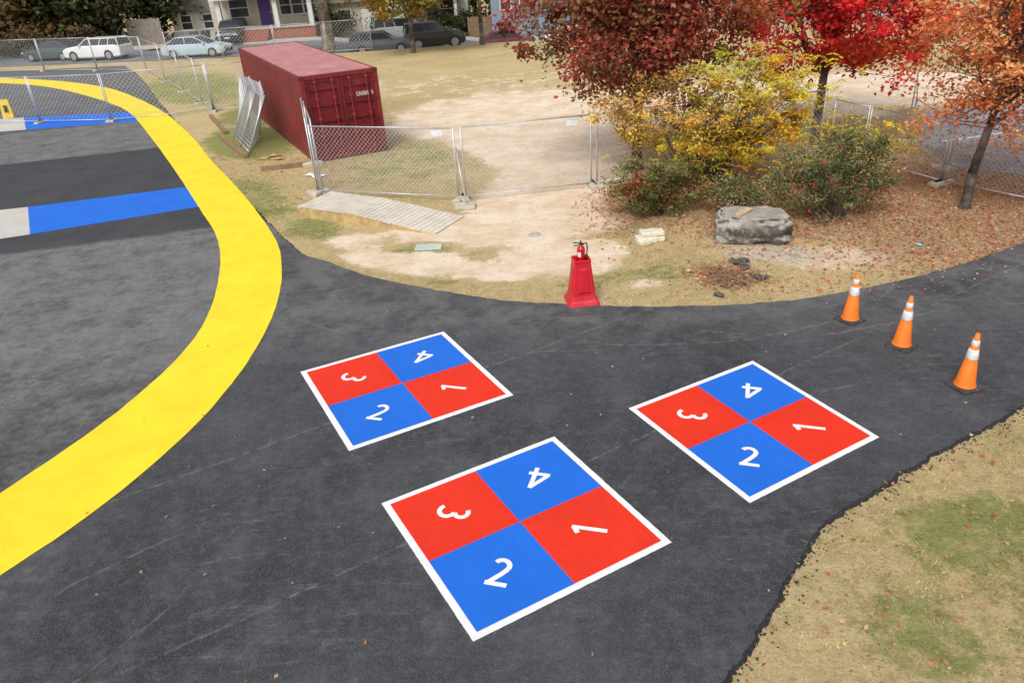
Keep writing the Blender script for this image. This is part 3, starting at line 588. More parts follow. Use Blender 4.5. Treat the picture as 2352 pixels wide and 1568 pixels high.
# ---------------------------------------------------------------- vegetation
BARK=rockmat('tree_bark',(.16,.125,.10),(.27,.22,.18),(.06,.05,.045)); BARKP=rockmat('pale_bark',(.38,.32,.24),(.52,.46,.37),(.14,.12,.10))
def pal(cols,w,n):
    cols=np.array(cols); w=np.array(w,float)/sum(w); return cols[R.choice(len(cols),n,p=w)]
def tree(name,label,cat,pos,th,tr,cc,cr,ncl,nlf,ls,palf,bark=BARK,sig=.32,stems=1,nlimb=7,zmin=None,group=None,shell=.55,lean=(0,0),dark=.5,asp=.6,br0=.6):
    pos=np.array(pos,float); pos[2]=float(gz(pos[0],pos[1])); root=thing(name,label,cat,tuple(pos),0,group)
    cc=np.array(cc,float); cr=np.array(cr,float)
    d=unit(R.normal(size=(ncl,3))); rr=(shell+(1-shell)*R.rand(ncl))**.7; rr[R.rand(ncl)<.25]*=.5
    lump=np.array([1+.3*mn.noise(Vector(q*1.7+pos[0]*3)) for q in d])
    C=cc+d*cr*(rr*lump)[:,None]*(1+R.normal(0,.07,ncl))[:,None]
    if zmin is not None: C[:,2]=np.maximum(C[:,2],zmin+R.rand(ncl)*.5)
    C-=pos*[1,1,0]
    m_=MB(); fork=np.array([lean[0],lean[1],th])
    limbs=[]
    if stems==1:
        m_.path([(0,0,-.05),(.01*lean[0],0,.15),tuple(fork*[.4,.4,.45]+R.normal(0,.03,3)),tuple(fork)],[tr*1.5,tr*1.1,tr*.95,tr*.8],10)
        top=np.array([lean[0]*1.4,lean[1]*1.4,cc[2]+cr[2]*.6]); m_.path([tuple(fork),tuple((fork+top)/2+R.normal(0,.12,3)),tuple(top)],[tr*.8,tr*.5,tr*.1],7); limbs.append(top); limbs.append((fork+top)/2)
    base=[fork]*nlimb if stems==1 else [np.array([R.normal(0,.2),R.normal(0,.15),0]) for _ in range(nlimb)]
    idx=R.choice(ncl,nlimb,replace=False)
    for q,i_ in enumerate(idx):
        e=C[i_]*.85+ (np.array([0,0,cc[2]])*.15); b0=base[q].copy()
        if stems==1: b0=fork+(np.array([lean[0]*.3,lean[1]*.3,(cc[2]-th)*.8*R.rand()]))
        mid=(b0+e)/2+np.array([0,0,-.1*cr[2]+.15*R.normal()])+R.normal(0,.1,3)
        r0=tr*(.5 if stems==1 else 1.0)
        m_.path([tuple(b0),tuple(mid),tuple(e)],[r0,r0*.6,r0*.2],6); limbs+= [mid,e]
    LB=np.array(limbs)
    for i_ in range(ncl):
        dd=np.linalg.norm(LB-C[i_],axis=1); j=np.argmin(dd); p=LB[j]; mid=(p+C[i_])/2+R.normal(0,.08,3)
        m_.path([tuple(p),tuple(mid),tuple(C[i_])],[tr*.16,tr*.10,tr*.03],4)
    m_.obj('trunk' if stems==1 else 'stems',bark,root,smooth=True,fix=False)
    k=R.randint(0,ncl,nlf); sgm=sig*(.4+1.1*R.rand(ncl))
    off=R.normal(size=(nlf,3))*sgm[k][:,None]*[1,1,.7]; P=C[k]+off
    keep=P[:,2]>(.05 if zmin is None else zmin*.5); P=P[keep];k=k[keep];off=off[keep]
    col=palf(P+pos*[1,1,0],k,ncl)
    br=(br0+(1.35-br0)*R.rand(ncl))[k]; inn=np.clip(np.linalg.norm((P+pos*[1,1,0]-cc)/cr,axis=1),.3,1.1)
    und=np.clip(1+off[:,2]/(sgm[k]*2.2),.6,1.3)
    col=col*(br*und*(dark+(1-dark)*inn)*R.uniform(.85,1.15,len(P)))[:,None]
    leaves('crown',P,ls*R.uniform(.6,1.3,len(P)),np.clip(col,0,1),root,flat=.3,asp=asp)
    return root
def simple(cols,w): return lambda P,k,n:(pal(cols,w,n)[k]*.6+pal(cols,w,len(P))*.4)
def p1(P,k,n):
    c=simple([(.48,.095,.075),(.36,.085,.065),(.58,.12,.09),(.27,.26,.10),(.62,.26,.11)],[3.4,3,2,2.2,.9])(P,k,n)
    t=np.clip((P[:,0]-5.4)/2,0,1)[:,None]; return c*(1-t*.55)+np.array([.52,.28,.05])*t*.55
def p2(P,k,n):
    c=simple([(.92,.055,.075),(.72,.035,.055),(.98,.12,.10),(.90,.22,.06)],[4,3,2.5,1])(P,k,n)
    t=(np.clip((P[:,0]-11.2)/1.5,0,1)*np.clip((3.4-P[:,2])/1.0,0,1))[:,None]; return c*(1-t*.7)+np.array([.75,.55,.04])*t*.7
p3=simple([(.95,.30,.12),(.96,.42,.17),(.84,.20,.10),(.88,.44,.13)],[4,3,2,1])
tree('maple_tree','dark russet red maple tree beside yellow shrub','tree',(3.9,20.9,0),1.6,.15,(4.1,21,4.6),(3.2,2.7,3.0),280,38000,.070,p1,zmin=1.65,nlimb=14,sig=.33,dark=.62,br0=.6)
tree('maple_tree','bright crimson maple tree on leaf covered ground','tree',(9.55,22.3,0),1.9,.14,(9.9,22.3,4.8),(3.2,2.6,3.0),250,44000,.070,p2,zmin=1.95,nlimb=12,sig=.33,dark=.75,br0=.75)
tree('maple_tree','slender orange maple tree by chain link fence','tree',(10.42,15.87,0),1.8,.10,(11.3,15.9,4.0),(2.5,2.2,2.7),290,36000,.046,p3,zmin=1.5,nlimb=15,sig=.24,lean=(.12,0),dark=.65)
def p4(P,k,n):
    m=len(P); y=[(.95,.64,.04),(.92,.45,.04),(.54,.58,.07),(.97,.76,.08)]
    c=pal(y,[4,2.2,2.6,1.5],n)[k]*.65+pal(y,[3,2,2,2],m)*.35
    t2=np.clip((P[:,0]-6.2)/1.2,0,1)[:,None]*np.clip((2.1-P[:,2]),0,1)[:,None]; c=c*(1-.7*t2)+np.array([.95,.48,.05])*.7*t2
    br=pal([(.74,.44,.13),(.62,.38,.13),(.84,.55,.17),(.55,.46,.14),(.46,.29,.11)],[2,1,2,.6,.8],n)[k]; t=(1/(1+np.exp((P[:,0]-6.0)*1.6+1.2*np.sin(P[:,2]*3+P[:,0])))*(1/(1+np.exp(-(P[:,2]-1.2)*3))))[:,None]
    return c*(1-t)+br*t
ys=tree('yellow_shrub','tall yellow and orange autumn shrub with many stems','shrub',(5.3,18.9,0),.5,.030,(5.45,18.9,1.85),(2.65,1.2,1.32),200,20500,.041,p4,stems=9,nlimb=46,zmin=.7,sig=.15,dark=.45,shell=.74)
def fronds(root,base,n,cr,col):
    Pts=[];Cl=[]
    for q in range(n):
        a=R.rand()*6.283; b0=np.array(base)+R.normal(size=3)*cr; d=np.array([math.cos(a),math.sin(a)*.6,R.uniform(.1,1.1)]); d/=np.linalg.norm(d); L=R.uniform(.3,.6); s=np.cross(d,[0,0,1]); s/=np.linalg.norm(s); c=np.array(col[R.randint(len(col))])*R.uniform(.8,1.2)
        for t in np.linspace(.1,1,12):
            p=b0+d*L*t+np.array([0,0,-.22*t*t])
            for sd_ in(-1,1): Pts.append(p+s*sd_*.06*(1.2-t)); Cl.append(c)
    Pts=np.array(Pts); Pts[:,2]=np.maximum(Pts[:,2],.08)
    leaves('fronds',Pts,np.full(len(Pts),.032),np.clip(np.array(Cl),0,1),root,asp=.5,flat=.5)
fronds(ys,(1.2,-.5,1.3),150,np.array([.8,.4,.6]),[(.95,.66,.03),(.70,.66,.06),(.92,.45,.03)]); fronds(ys,(2.1,-.2,2.5),80,np.array([.55,.3,.5]),[(.90,.78,.05),(.62,.70,.07)]); fronds(ys,(.2,-.6,2.6),60,np.array([.5,.3,.4]),[(.52,.70,.06),(.75,.76,.08)]); fronds(ys,(-.6,-.6,.9),70,np.array([.8,.3,.4]),[(.70,.66,.06),(.5,.46,.06)])
ws=tree('yellow_shrub','wispy yellow shrub beside the rose bush','shrub',(8.5,17.5,0),.5,.016,(8.7,17.5,1.15),(1.3,.6,.75),40,1500,.04,simple([(.80,.60,.08),(.55,.55,.09)],[2,1]),stems=9,nlimb=12,zmin=.5,sig=.15)
fronds(ws,(.2,-.2,1.3),50,np.array([.7,.3,.35]),[(.85,.66,.07),(.65,.60,.09)])
grn=simple([(.15,.19,.08),(.23,.26,.11),(.32,.30,.14),(.34,.18,.10)],[4,3,2,1])
tree('rose_bush','green and rust rose bush at base of shrub','bush',(3.6,16.95,0),.3,.013,(3.75,17.0,.55),(1.15,.75,.65),90,9500,.034,simple([(.14,.19,.06),(.22,.25,.08),(.48,.13,.07),(.30,.16,.07)],[4,3,1.5,1]),stems=5,nlimb=24,zmin=.08,sig=.12)
rb=tree('rose_bush','large grey-green rose bush with small pink roses','bush',(7.35,15.9,0),.3,.013,(7.35,15.95,.95),(1.5,.85,1.0),150,13500,.030,grn,stems=5,nlimb=30,zmin=.08,sig=.13)
tree('rose_bush','low dark green bush behind the boulder','bush',(5.4,16.4,0),.3,.010,(5.5,16.4,.45),(.9,.6,.45),34,3200,.032,grn,stems=5,nlimb=12,zmin=.08,sig=.13)
C=np.array([(rnd.uniform(-1.2,1.2),rnd.uniform(-.95,.1),rnd.uniform(.4,1.8)) for _ in range(20)]); C=np.repeat(C,9,0)+R.normal(0,.02,(180,3))
leaves('rose_flower',C,np.full(180,.02),np.tile([(.75,.05,.13)],(180,1)),rb,asp=.9)
gy=simple([(.24,.25,.05),(.42,.25,.06),(.52,.32,.08),(.18,.20,.05)],[3,2,2,2]); dk=simple([(.06,.08,.03),(.10,.11,.04),(.14,.12,.05)],[3,2,1]); og=simple([(.36,.18,.07),(.26,.17,.06),(.18,.15,.05)],[2,2,2])
tree('young_tree','small green and orange tree on dry grass','tree',(-5.14,51.6,0),1.9,.15,(-5.1,51.6,4.6),(3.3,3,2.9),120,9000,.14,gy,zmin=1.9,sig=.4)
tree('young_tree','slim tree on grass near the street','tree',(-.65,53.6,0),3.2,.14,(-.6,53.6,6),(2.2,2,2.2),60,3500,.14,gy,sig=.4)
tree('street_tree','large pale-barked street tree beside chain link fence','tree',(-11.3,55.3,0),4.5,.42,(-11.3,55.3,8.5),(5,4,4),90,6500,.2,gy,bark=BARKP,sig=.6)
for k,(x,y,s,pf,lb) in enumerate([(-46,68,1.2,dk,'dense dark green tree behind the street'),(-40,69,1.1,og,'rusty autumn tree behind the street'),(-35.5,70,1.0,dk,'dense dark green tree behind the street'),(-30.5,74,1.0,dk,'dense dark green tree behind board fence'),(-52,66,1.2,dk,'dense dark green tree behind the street'),(-27,84,1.1,og,'rusty autumn tree behind houses'),(-12,84,1.3,dk,'dark tree rising behind the houses'),(-1.5,82,1.2,gy,'green tree rising behind the houses'),(9,80,1.3,og,'rusty autumn tree behind houses'),(18,76,1.3,gy,'green tree rising behind the houses'),(-62,74,1.4,dk,'dense dark green tree behind the street'),(28,70,1.3,og,'rusty autumn tree behind houses')]):
    tree('background_tree',lb,'tree',(x,y,0),1.5,.3,(x,y,4.2*s),(4.2*s,3*s,3.9*s),90,5200,.26,pf,sig=.75,zmin=.5)
for k,(x,y) in enumerate([(-41.5,62.6),(-38.2,64.6),(-47,62.0),(-34.0,66),(-44,63),(-50,63),(-8.5,67.3),(-4.5,66),(-2.2,66.2),(-13.2,66.8)]):
    tree('hedge_bush','rounded dark bush along the pavement','bush',(x,y+1.5,0),.3,.03,(x,y+1.5,.9),(1.7,1.0,1.1),26,2200,.12,dk if k>5 else simple([(.09,.09,.04),(.18,.11,.06),(.26,.18,.10)],[2,2,1]),stems=4,nlimb=6,zmin=.1,sig=.35)
# ---------------------------------------------------------------- grass blades and fallen leaves
def nz(P,s,o=0): return np.array([mn.noise(Vector((p[0]*s+o,p[1]*s,3.1))) for p in P])
def blades(name,Pts,hmin,hmax,w,green,tone):
    n=len(Pts); a=R.rand(n)*6.283; l=R.uniform(hmin,hmax,n); ln=R.uniform(.5,1.15,n); b2=R.rand(n)*6.283
    dx,dy=np.cos(a)*w,np.sin(a)*w; B=np.c_[Pts,np.zeros(n)]
    v0=B+np.c_[dx,dy,np.zeros(n)]; v1=B-np.c_[dx,dy,np.zeros(n)]; v2=B+np.c_[np.cos(b2)*l*ln,np.sin(b2)*l*ln,l*np.sqrt(np.clip(1-ln**2*.75,.06,1))]
    V=np.stack([v0,v1,v2],1).reshape(-1,3); F=np.arange(3*n).reshape(-1,3)
    c=pal([(.84,.68,.38),(.94,.82,.54),(.58,.46,.23),(.34,.27,.13)],[3,1.6,2.2,2],n); g=pal([(.18,.26,.05),(.34,.40,.11)],[1,1],n); t=(R.rand(n)<green)[:,None]; c=np.where(t,g,c)*(R.uniform(.7,1.2,n)*tone)[:,None]
    o=npmesh(name,V,F,LEAF,np.repeat(np.clip(c,0,1),3,0)); o["kind"]="stuff"
def scatter(n,x0,x1,y0,y1): return np.c_[R.uniform(x0,x1,n),R.uniform(y0,y1,n)]
P=scatter(110000,1.2,10,2.5,9.5); P=P[~inpoly(P[:,0],P[:,1],coarse)]
q=nz(P,1.6)*.9+nz(P,4.5,9)*1.1; kk=R.rand(len(P))<.42+q*1.5; P2=P[kk]; g2=masks(P2[:,0],P2[:,1])[1]; qq=nz(P2,1.1,30)
blades('dry_grass_blades',P2,.015,.055,.0036,np.clip(.12+g2*1.0*(.6+nz(P2,2.5,70))+qq*.5+.3*nz(P2,3.5,90),0,1),1.0+.6*nz(P2,.9,50)+.6*nz(P2,4,20))
P=scatter(200000,-10,14,11.8,26); P=P[~inpoly(P[:,0],P[:,1],coarse)]; d,g,l,gr=masks(P[:,0],P[:,1]); q=nz(P,.9)+.8*nz(P,3.5,7)
k=(R.rand(len(P))<(1-d*1.25)*(.42+q)*(1-gr))&(d+q*.5<.6); P2=P[k]; blades('verge_grass_blades',P2,.03,.07,.005,np.clip(.10+g[k]*.8+.4*nz(P2,1.5,3),0,1),1.0+.45*nz(P2,.8,50)+.4*nz(P2,4,50))
LC=[(.58,.16,.07),(.66,.30,.14),(.48,.26,.14),(.72,.46,.27),(.70,.09,.08),(.54,.35,.22),(.78,.50,.44)]
def fallen(name,P,s,z=.012):
    n=len(P); o=leaves(name,np.c_[P,np.full(n,z)+R.rand(n)*.02],R.uniform(.6,1.3,n)*s,pal(LC,[2,2.5,3,3,.9,3,1.5],n)*R.uniform(.7,1.25,(n,1)),asp=.7,flat=.75); o["kind"]="stuff"
P=scatter(34000,1.5,17,11.6,21.5); P=P[~inpoly(P[:,0],P[:,1],coarse)]; l=masks(P[:,0],P[:,1])[2]; P=P[R.rand(len(P))<l*1.0+.035]; fallen('fallen_leaves',P,.036)
P=scatter(4500,1.2,10,2.5,9.5); P=P[~inpoly(P[:,0],P[:,1],coarse)]; fallen('scattered_leaves',P[:1000],.027,.035)
P=scatter(200,-6,10,4,16); P=P[inpoly(P[:,0],P[:,1],coarse)]
for L_,T_,R_,B_ in courts: P=P[~inpoly(P[:,0],P[:,1],np.array([L_,T_,R_,B_]))]
fallen('leaves_on_asphalt',P,.022,TOPZ+.02)
P=scatter(1500,6,14,10.5,15); P=P[inpoly(P[:,0],P[:,1],coarse)]; P=P[(P[:,1]>11.2+.3*(P[:,0]-6))]; fallen('leaves_on_path',P[:260],.025,TOPZ+.02)
P=np.c_[R.normal(4.15,.3,500),R.normal(12.95,.25,500)]; fallen('leaf_pile',P,.04,.05)
P=scatter(700,-10,-4,17,30); P=P[~inpoly(P[:,0],P[:,1],coarse)]; fallen('leaves_by_fence',P,.04)
mb=MB()
for k in range(1600):
    i_=rnd.randrange(60,len(lrp)-1); t=abs(rnd.gauss(0,.09))+.05; p=lrp[i_]; T=lrp[i_+1]-lrp[i_]; T=T/np.linalg.norm(T); nn=np.array([-T[1],T[0]])
    x,y=p+nn*t; s=rnd.uniform(.003,.012); mb.box((x,y,s*.5+.003),(s*2,s*1.5,s),rnd.uniform(0,3))
o=mb.obj('asphalt_crumbs',pm('asphalt_crumb',(.04,.04,.043),.9,.4,20),fix=False); o["kind"]="stuff"
# ---------------------------------------------------------------- vehicles
GLASS=pm('dark_car_glass',(.035,.04,.045),.12,.1); RIM=pm('alloy_rim',(.45,.46,.48),.35,.1,metal=.6); HL=pm('headlight_lens',(.7,.72,.74),.15,.05); TL=pm('tail_light_lens',(.45,.02,.02),.2,.05)
def car(label,col,loc,rot,L,W,H,kind='sedan',cat='car'):
    loc=(loc[0],loc[1],float(gz(loc[0],loc[1]))+.03)
    root=thing('parked_car',label,cat,loc,rot,'cars parked along the street'); hs=H/1.45
    cp=pm('car_paint_%d_%d_%d'%tuple(int(c*99) for c in col),col,.3,.06,2,coat=.6)
    if kind=='sedan': stt=[(-.5,.38,.74,.84),(-.485,.24,.90,.92),(-.40,.19,.96,.98),(-.2,.18,.97,1),(.18,.18,.96,1),(.26,.18,.92,1),(.42,.19,.80,.96),(.48,.24,.70,.90),(.5,.38,.58,.82)]; gx=(-.42,-.25,.04,.25)
    else: stt=[(-.5,.38,.84,.88),(-.49,.26,.96,.94),(-.40,.21,1.0,.99),(-.2,.2,1.0,1),(.2,.2,.99,1),(.28,.2,.97,1),(.43,.22,.88,.97),(.485,.28,.78,.92),(.5,.40,.64,.86)]; gx=(-.49,-.46,.06,.22)
    rings=[]
    for xf,z0,z1,wf in stt:
        x=xf*L;w=W/2*wf;z0*=hs;z1*=hs;zm=z0+(z1-z0)*.55
        rings.append([(x,-w*.93,z0),(x,-w,z0+.08),(x,-w,zm),(x,-w*.95,z1-.05),(x,-w*.88,z1),(x,w*.88,z1),(x,w*.95,z1-.05),(x,w,zm),(x,w,z0+.08),(x,w*.93,z0)])
    MB().loft(rings).obj('body',cp,root,smooth=False,bevel=.02)
    zb_=.95*hs
    wb,wt=W/2*.88,W/2*.72
    def ring(x0,x1,w,z): return [(x0,-w,z),(x1,-w,z),(x1,w,z),(x0,w,z)]
    MB().loft([ring(gx[0]*L,gx[3]*L,wb,zb_-.02),ring(gx[1]*L,gx[2]*L,wt,H-.05)]).obj('window_glass',GLASS,root)
    MB().loft([ring(gx[1]*L-.05,gx[2]*L+.05,wt+.03,H-.06),ring(gx[1]*L+.02,gx[2]*L-.04,wt-.03,H)]).obj('roof',cp,root,bevel=.015)
    for s in(-1,1):
        for xb,xt in((gx[0],gx[1]),(gx[3],gx[2]),((gx[0]+gx[3])/2-.01,(gx[1]+gx[2])/2),)+(((gx[0]*.75+gx[3]*.25),(gx[1]*.75+gx[2]*.25)),)*(kind in('wagon','suv')):
            MB().tube((xb*L,s*(wb+.005),zb_-.03),(xt*L,s*(wt+.005),H-.04),.035,n=6).obj('pillar',cp,root)
    r=.33*hs*(1.0 if kind=='sedan' else 1.05)
    for sx in(-.30,.31):
        for s in(-1,1):
            wh=bpy.data.objects.new('wheel',None); link(wh); wh.parent=root; wh.location=(sx*L,s*(W/2-.10),r)
            MB().tube((0,-.11,0),(0,.115*1,0),r,n=20).obj('tyre',BLK,wh,smooth=False)
            MB().tube((0,-.125,0),(0,.125,0),r*.62,n=14).obj('rim',RIM,wh)
    xf=.495*L
    for s in(-1,1):
        MB().box((xf-.06,s*W*.35,.66*hs),(.14,.32,.12)).obj('headlight',HL,root,bevel=.02)
        MB().box((-xf+.05,s*W*.36,.80*hs),(.12,.22,.16)).obj('tail_light',TL,root,bevel=.02)
        MB().box((gx[3]*L-.25,s*(W/2*.98),zb_+.03),(.16,.2,.12)).obj('side_mirror',cp,root,bevel=.02)
    MB().box((xf-.01,0,.42*hs),(.08,W*.6,.16)).obj('grille',BLK,root)
    MB().box((xf+.02,0,.5*hs),(.03,.42,.11)).obj('front_plate',pm('plate_white',(.7,.7,.7)),root); MB().box((-xf-.005,0,.6*hs),(.03,.42,.11)).obj('rear_plate',pm('plate_white',(.7,.7,.7)),root)
    return root
car('white station wagon parked behind the fence',(.78,.79,.80),(-29.6,60.4),-.22+math.pi,4.9,1.8,1.55,'wagon')
car('dark green sedan parked behind white wagon',(.05,.075,.085),(-33.9,62.3),-.25+math.pi,4.7,1.8,1.4)
car('pale blue sedan parked beside the fence',(.42,.53,.62),(-21.3,57.9),-.12,4.8,1.8,1.4)
car('black sport utility vehicle facing the street',(.03,.03,.032),(-21.2,66.2),-math.pi/2+.1,4.7,1.95,1.75,'suv')
car('dark grey hatchback parked by the field',(.10,.115,.14),(-8.0,57.6),.1,4.5,1.8,1.5,'suv')
car('black off-road vehicle parked by the field',(.03,.032,.03),(-4.2,58.6),.2,4.4,1.9,1.85,'suv')
car('white van parked across the street',(.75,.75,.75),(-6.6,62.8),.05,5.0,2.0,2.0,'suv','van')
car('dark red car parked beyond the field',(.30,.035,.045),(1.2,58.6),.03,4.3,1.75,1.35)
car('white car parked beyond the field',(.75,.75,.76),(6.0,58.6),.03,4.5,1.8,1.4)
car('silver car parked beyond the field',(.45,.47,.5),(11.6,58.6),.03,4.5,1.8,1.4)
# ---------------------------------------------------------------- houses
def siding(name,col,step=.15):
    m,nt,b=nodes(name); tc=N(nt,'ShaderNodeTexCoord').outputs['Object']
    w=N(nt,'ShaderNodeTexWave',{'Vector':tc,'Scale':1/step/2,'Distortion':0.0},wave_type='BANDS',bands_direction='Z',wave_profile='SAW')
    c=mixc(nt,maprange(nt,noise(nt,tc,2,5,.6),.3,.7),[k*.88 for k in col],[k*1.05 for k in col]); c=mixc(nt,maprange(nt,w.outputs[0],.8,1.0,0,.4),c,[k*.4 for k in col])
    nt.links.new(c,b.inputs['Base Color']); b.inputs['Roughness'].default_value=.8; return m
BRICK=pm('porch_brick',(.34,.12,.08),.9,.3,14,.3,30); TRIM=pm('white_trim',(.70,.69,.65),.6,.08); ROOF=pm('grey_shingles',(.15,.145,.14),.9,.25,9,.4,25); WGL=pm('dark_window_glass',(.04,.045,.055),.1,.2,2)
def window(parent,x,y,z,w,h):
    m_=MB(); t=.09
    m_.bx(x-w/2-t,x-w/2,y-.06,y+.02,z-t,z+h+t); m_.bx(x+w/2,x+w/2+t,y-.06,y+.02,z-t,z+h+t); m_.bx(x-w/2,x+w/2,y-.06,y+.02,z+h,z+h+t); m_.bx(x-w/2,x+w/2,y-.08,y+.02,z-t,z); m_.bx(x-w/2,x+w/2,y-.05,y-.02,z+h/2-.03,z+h/2+.03)
    fr=bpy.data.objects.new('window',None); link(fr); fr.parent=parent
    m_.obj('frame',TRIM,fr); MB().bx(x-w/2,x+w/2,y-.018,y+.01,z,z+h).obj('pane',WGL,fr)
def house(label,loc,w,d,h,wm,rot=0,roofh=2.2,rm=ROOF,gable='side'):
    loc=(loc[0],loc[1],float(gz(loc[0],loc[1]))); root=thing('house',label,'house',loc,rot)
    MB().bx(-w/2,w/2,0,d,0,h).obj('wall',wm,root)
    o_=.45
    if gable=='side': V=[(-w/2-o_,-o_,h),(w/2+o_,-o_,h),(w/2+o_,d+o_,h),(-w/2-o_,d+o_,h),(-w/2-o_,d/2,h+roofh),(w/2+o_,d/2,h+roofh)]; F=[(0,1,5,4),(2,3,4,5),(0,4,3),(1,2,5),(0,3,2,1)]
    else: V=[(-w/2-o_,-o_,h),(w/2+o_,-o_,h),(w/2+o_,d+o_,h),(-w/2-o_,d+o_,h),(0,-o_,h+roofh),(0,d+o_,h+roofh)]; F=[(0,4,5,3),(1,2,5,4),(0,1,4),(2,3,5),(0,3,2,1)]
    V=[(a,b,c+.01) for a,b,c in V]
    MB().add(V,F).obj('roof',rm,root); return root
STUC=pm('cream_stucco',(.56,.50,.39),.9,.12,2,.2,40)
hs=house('cream stucco house with raised brick porch and purple door',(-18.6,68.6,0),9.6,9,6.2,STUC)
MB().bx(-3.6,4.2,-2.4,-.01,0,.95).obj('porch_base',BRICK,hs)
MB().bx(-3.7,4.3,-2.5,-.012,.952,1.03).obj('porch_floor',conc,hs)
MB().bx(-3.9,4.5,-2.7,-.02,3.25,3.65).obj('porch_roof',TRIM,hs)
for x in(-3.4,1.2,4.0): MB().bx(x-.18,x+.18,-2.35,-2.0,1.032,3.248).obj('porch_column',TRIM,hs)
m_=MB()
for k in range(5): m_.bx(-1.7,.5,-2.51-(k+1)*.3,-2.505-k*.3,0,.95-.19*k-.02)
m_.obj('steps',BRICK,hs)
door=MB().bx(-.75,.25,-.06,0.02,1.05,3.15).obj('door',pm('purple_door',(.09,.035,.20),.5,.1),hs); MB().bx(.12,.17,-.1,-.05,2.0,2.1).obj('handle',STEEL,door)
window(hs,-2.4,0,1.8,1.5,1.4)
for x in(1.5,2.5,3.5): window(hs,x,0,1.8,.85,1.4)
for x in(-3,0,3): window(hs,x,0,4.4,1.0,1.3)
w2=house('low cream side building with brown roof',(-11.5,69.5,0),4.2,6,2.7,STUC,roofh=1.4,rm=pm('brown_shingles',(.20,.13,.09),.9,.2,9)); window(w2,-.9,0,1.0,1.0,1.1); MB().bx(.5,1.4,-.05,.02,.1,2.1).obj('door',TRIM,w2)
w3=house('pale house with steep grey gable roof',(-26.4,73.5,0),4.6,8,2.2,siding('pale_siding',(.52,.51,.47)),gable='front',roofh=3.6); window(w3,-1.0,0,.8,.9,1.1); window(w3,1.0,0,.8,.9,1.1)
w4=house('white house with brick porch partly hidden by tree',(-5.2,71,0),6.6,8,5.2,siding('white_siding',(.60,.59,.56)))
MB().bx(-2.5,2.5,-2,-.01,0,.8).obj('porch_base',BRICK,w4); MB().bx(-2.8,2.8,-2.3,-.02,2.9,3.15).obj('porch_roof',ROOF,w4)
for x in(-2.3,2.3): MB().bx(x-.12,x+.12,-1.95,-1.7,.802,2.898).obj('porch_column',TRIM,w4)
window(w4,-1.4,0,1.2,1.1,1.3); window(w4,1.5,0,1.2,1.1,1.3); MB().bx(-.3,.6,-.05,.02,.8,2.8).obj('door',pm('brown_door',(.15,.07,.04)),w4)
w5=house('blue-grey sided house with white windows',(4.2,65.8,0),8.2,9,6.4,siding('blue_siding',(.24,.34,.44)))
for x in(-2.9,-1.3,.6,2.6): window(w5,x,0,2.3,.8,1.5); window(w5,x,0,4.7,.8,1.3)
w6=house('beige house behind red maple trees',(17,66.5,0),9,9,6,STUC)
for x in(-3,0,3): window(w6,x,0,1.4,1,1.4)
w7=house('grey house behind dark trees',(-43,76,0),10,8,4.5,siding('grey_siding',(.42,.42,.42)))
for x in(-3,0,3): window(w7,x,0,1.4,1,1.4)
def board_fence(p0,p1,h,mat,label):
    p0=np.array(p0);p1=np.array(p1);L=np.linalg.norm(p1-p0); root=thing('board_fence',label,'fence',(p0[0],p0[1],float(gz(*p0))),math.atan2(*(p1-p0)[::-1]))
    m_=MB();x=0
    while x<L-.1:
        hh=h+rnd.uniform(-.05,.05); m_.add([(x,0,0),(x+.13,0,0),(x+.13,0,hh-.08),(x+.065,0,hh),(x,0,hh-.08),(x,.02,0),(x+.13,.02,0),(x+.13,.02,hh-.08),(x+.065,.02,hh),(x,.02,hh-.08)],[(0,1,2,3,4),(9,8,7,6,5),(0,5,6,1),(1,6,7,2),(2,7,8,3),(3,8,9,4),(4,9,5,0)]); x+=.15
    m_.obj('boards',mat,root,fix=False)
    for z in(.4,h-.4): MB().bx(0,L,.022,.07,z,z+.09).obj('rail',mat,root)
board_fence((-31.6,70.5),(-28.4,70.2),2.1,pm('grey_boards',(.30,.26,.23),.9,.25,4),'weathered grey board fence beside dark trees')
board_fence((-1.9,66.4),(0.0,66.4),1.6,pm('brown_boards',(.26,.17,.11),.9,.25,4),'brown board fence beside the blue house')
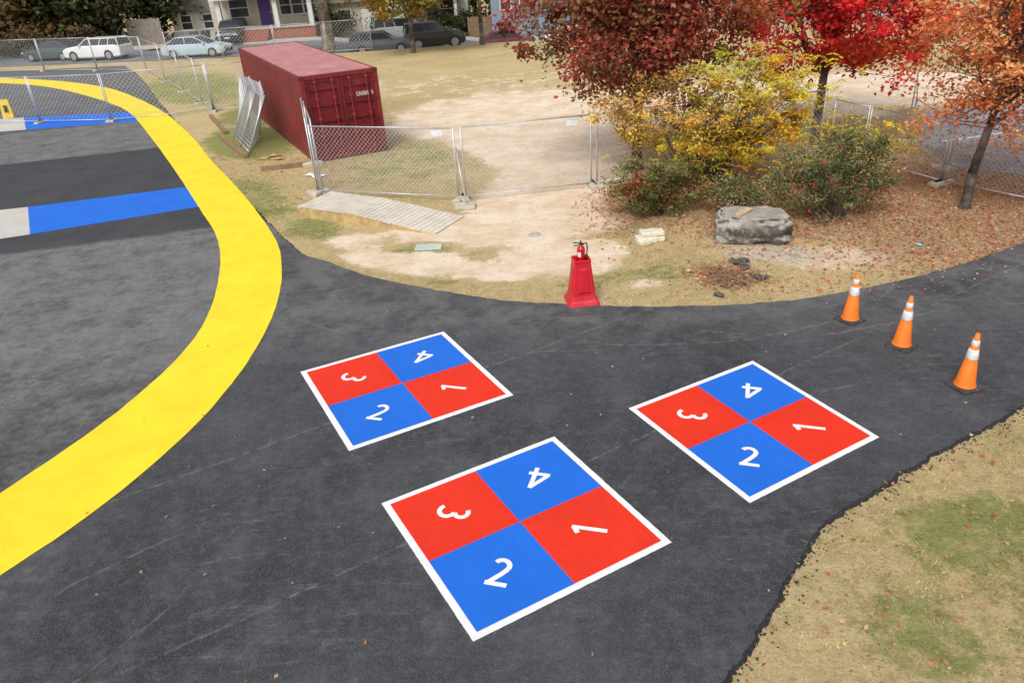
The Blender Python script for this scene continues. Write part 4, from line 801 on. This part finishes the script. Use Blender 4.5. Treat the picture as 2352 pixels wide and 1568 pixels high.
for k,(x,y,c) in enumerate([(-24.6,66.9,(.03,.10,.05)),(-23.7,67.1,(.03,.03,.035)),(-13.6,66.9,(.03,.12,.06))]):
    root=thing('wheeled_bin','plastic wheeled rubbish bin by the house','bin',(x,y,float(gz(x,y))),0,'rubbish bins by the house'); bm_=pm('bin_plastic_%d'%k,c,.5,.1)
    MB().loft([[(-.22,-.25,.05),(.22,-.25,.05),(.22,.2,.05),(-.22,.2,.05)],[(-.3,-.33,1.0),(.3,-.33,1.0),(.3,.33,1.0),(-.3,.33,1.0)]]).obj('body',bm_,root)
    MB().loft([[(-.32,-.36,1.002),(.32,-.36,1.002),(.32,.36,1.002),(-.32,.36,1.002)],[(-.26,-.25,1.09),(.26,-.25,1.09),(.26,.36,1.09),(-.26,.36,1.09)]]).obj('lid',bm_,root)
    for s in(-1,1): MB().tube((s*.24,.25,.1),(s*.3,.25,.1),.1,n=12).obj('wheel',BLK,root)
# ---------------------------------------------------------------- camera, light
F_,th,ro,Hc=1700.,.4913,-.0671,5.857
r=Vector((1,0,0));f=Vector((0,math.cos(th),-math.sin(th)));u=Vector((0,math.sin(th),math.cos(th)))
r2=r*math.cos(ro)+u*math.sin(ro);u2=-r*math.sin(ro)+u*math.cos(ro)
cd=bpy.data.cameras.new('camera');cd.sensor_width=36;cd.lens=36*F_/2352;cd.clip_end=3000;cd.clip_start=.1
co=bpy.data.objects.new('camera',cd);link(co);M=Matrix((r2,u2,-f)).transposed().to_4x4();M.translation=(0,0,Hc);co.matrix_world=M;sc.camera=co
w=bpy.data.worlds.new('World');sc.world=w;w.use_nodes=True;nt=w.node_tree;bg=nt.nodes['Background']
sky=nt.nodes.new('ShaderNodeTexSky');sky.sky_type='NISHITA';sky.sun_disc=False;sky.sun_elevation=math.radians(52);sky.sun_rotation=math.radians(205);sky.dust_density=4;sky.air_density=1.2
hsv=nt.nodes.new('ShaderNodeHueSaturation');hsv.inputs['Saturation'].default_value=.3;nt.links.new(sky.outputs[0],hsv.inputs['Color']);nt.links.new(hsv.outputs[0],bg.inputs[0]);bg.inputs[1].default_value=.15
sd=bpy.data.lights.new('sun','SUN');sd.energy=1.5;sd.angle=math.radians(18);sd.color=(1,.97,.93);so=bpy.data.objects.new('sun',sd);link(so)
az=math.radians(205);el=math.radians(52);dirv=Vector((math.sin(az)*math.cos(el),math.cos(az)*math.cos(el),math.sin(el)));so.rotation_euler=dirv.to_track_quat('Z','Y').to_euler()
print('done')
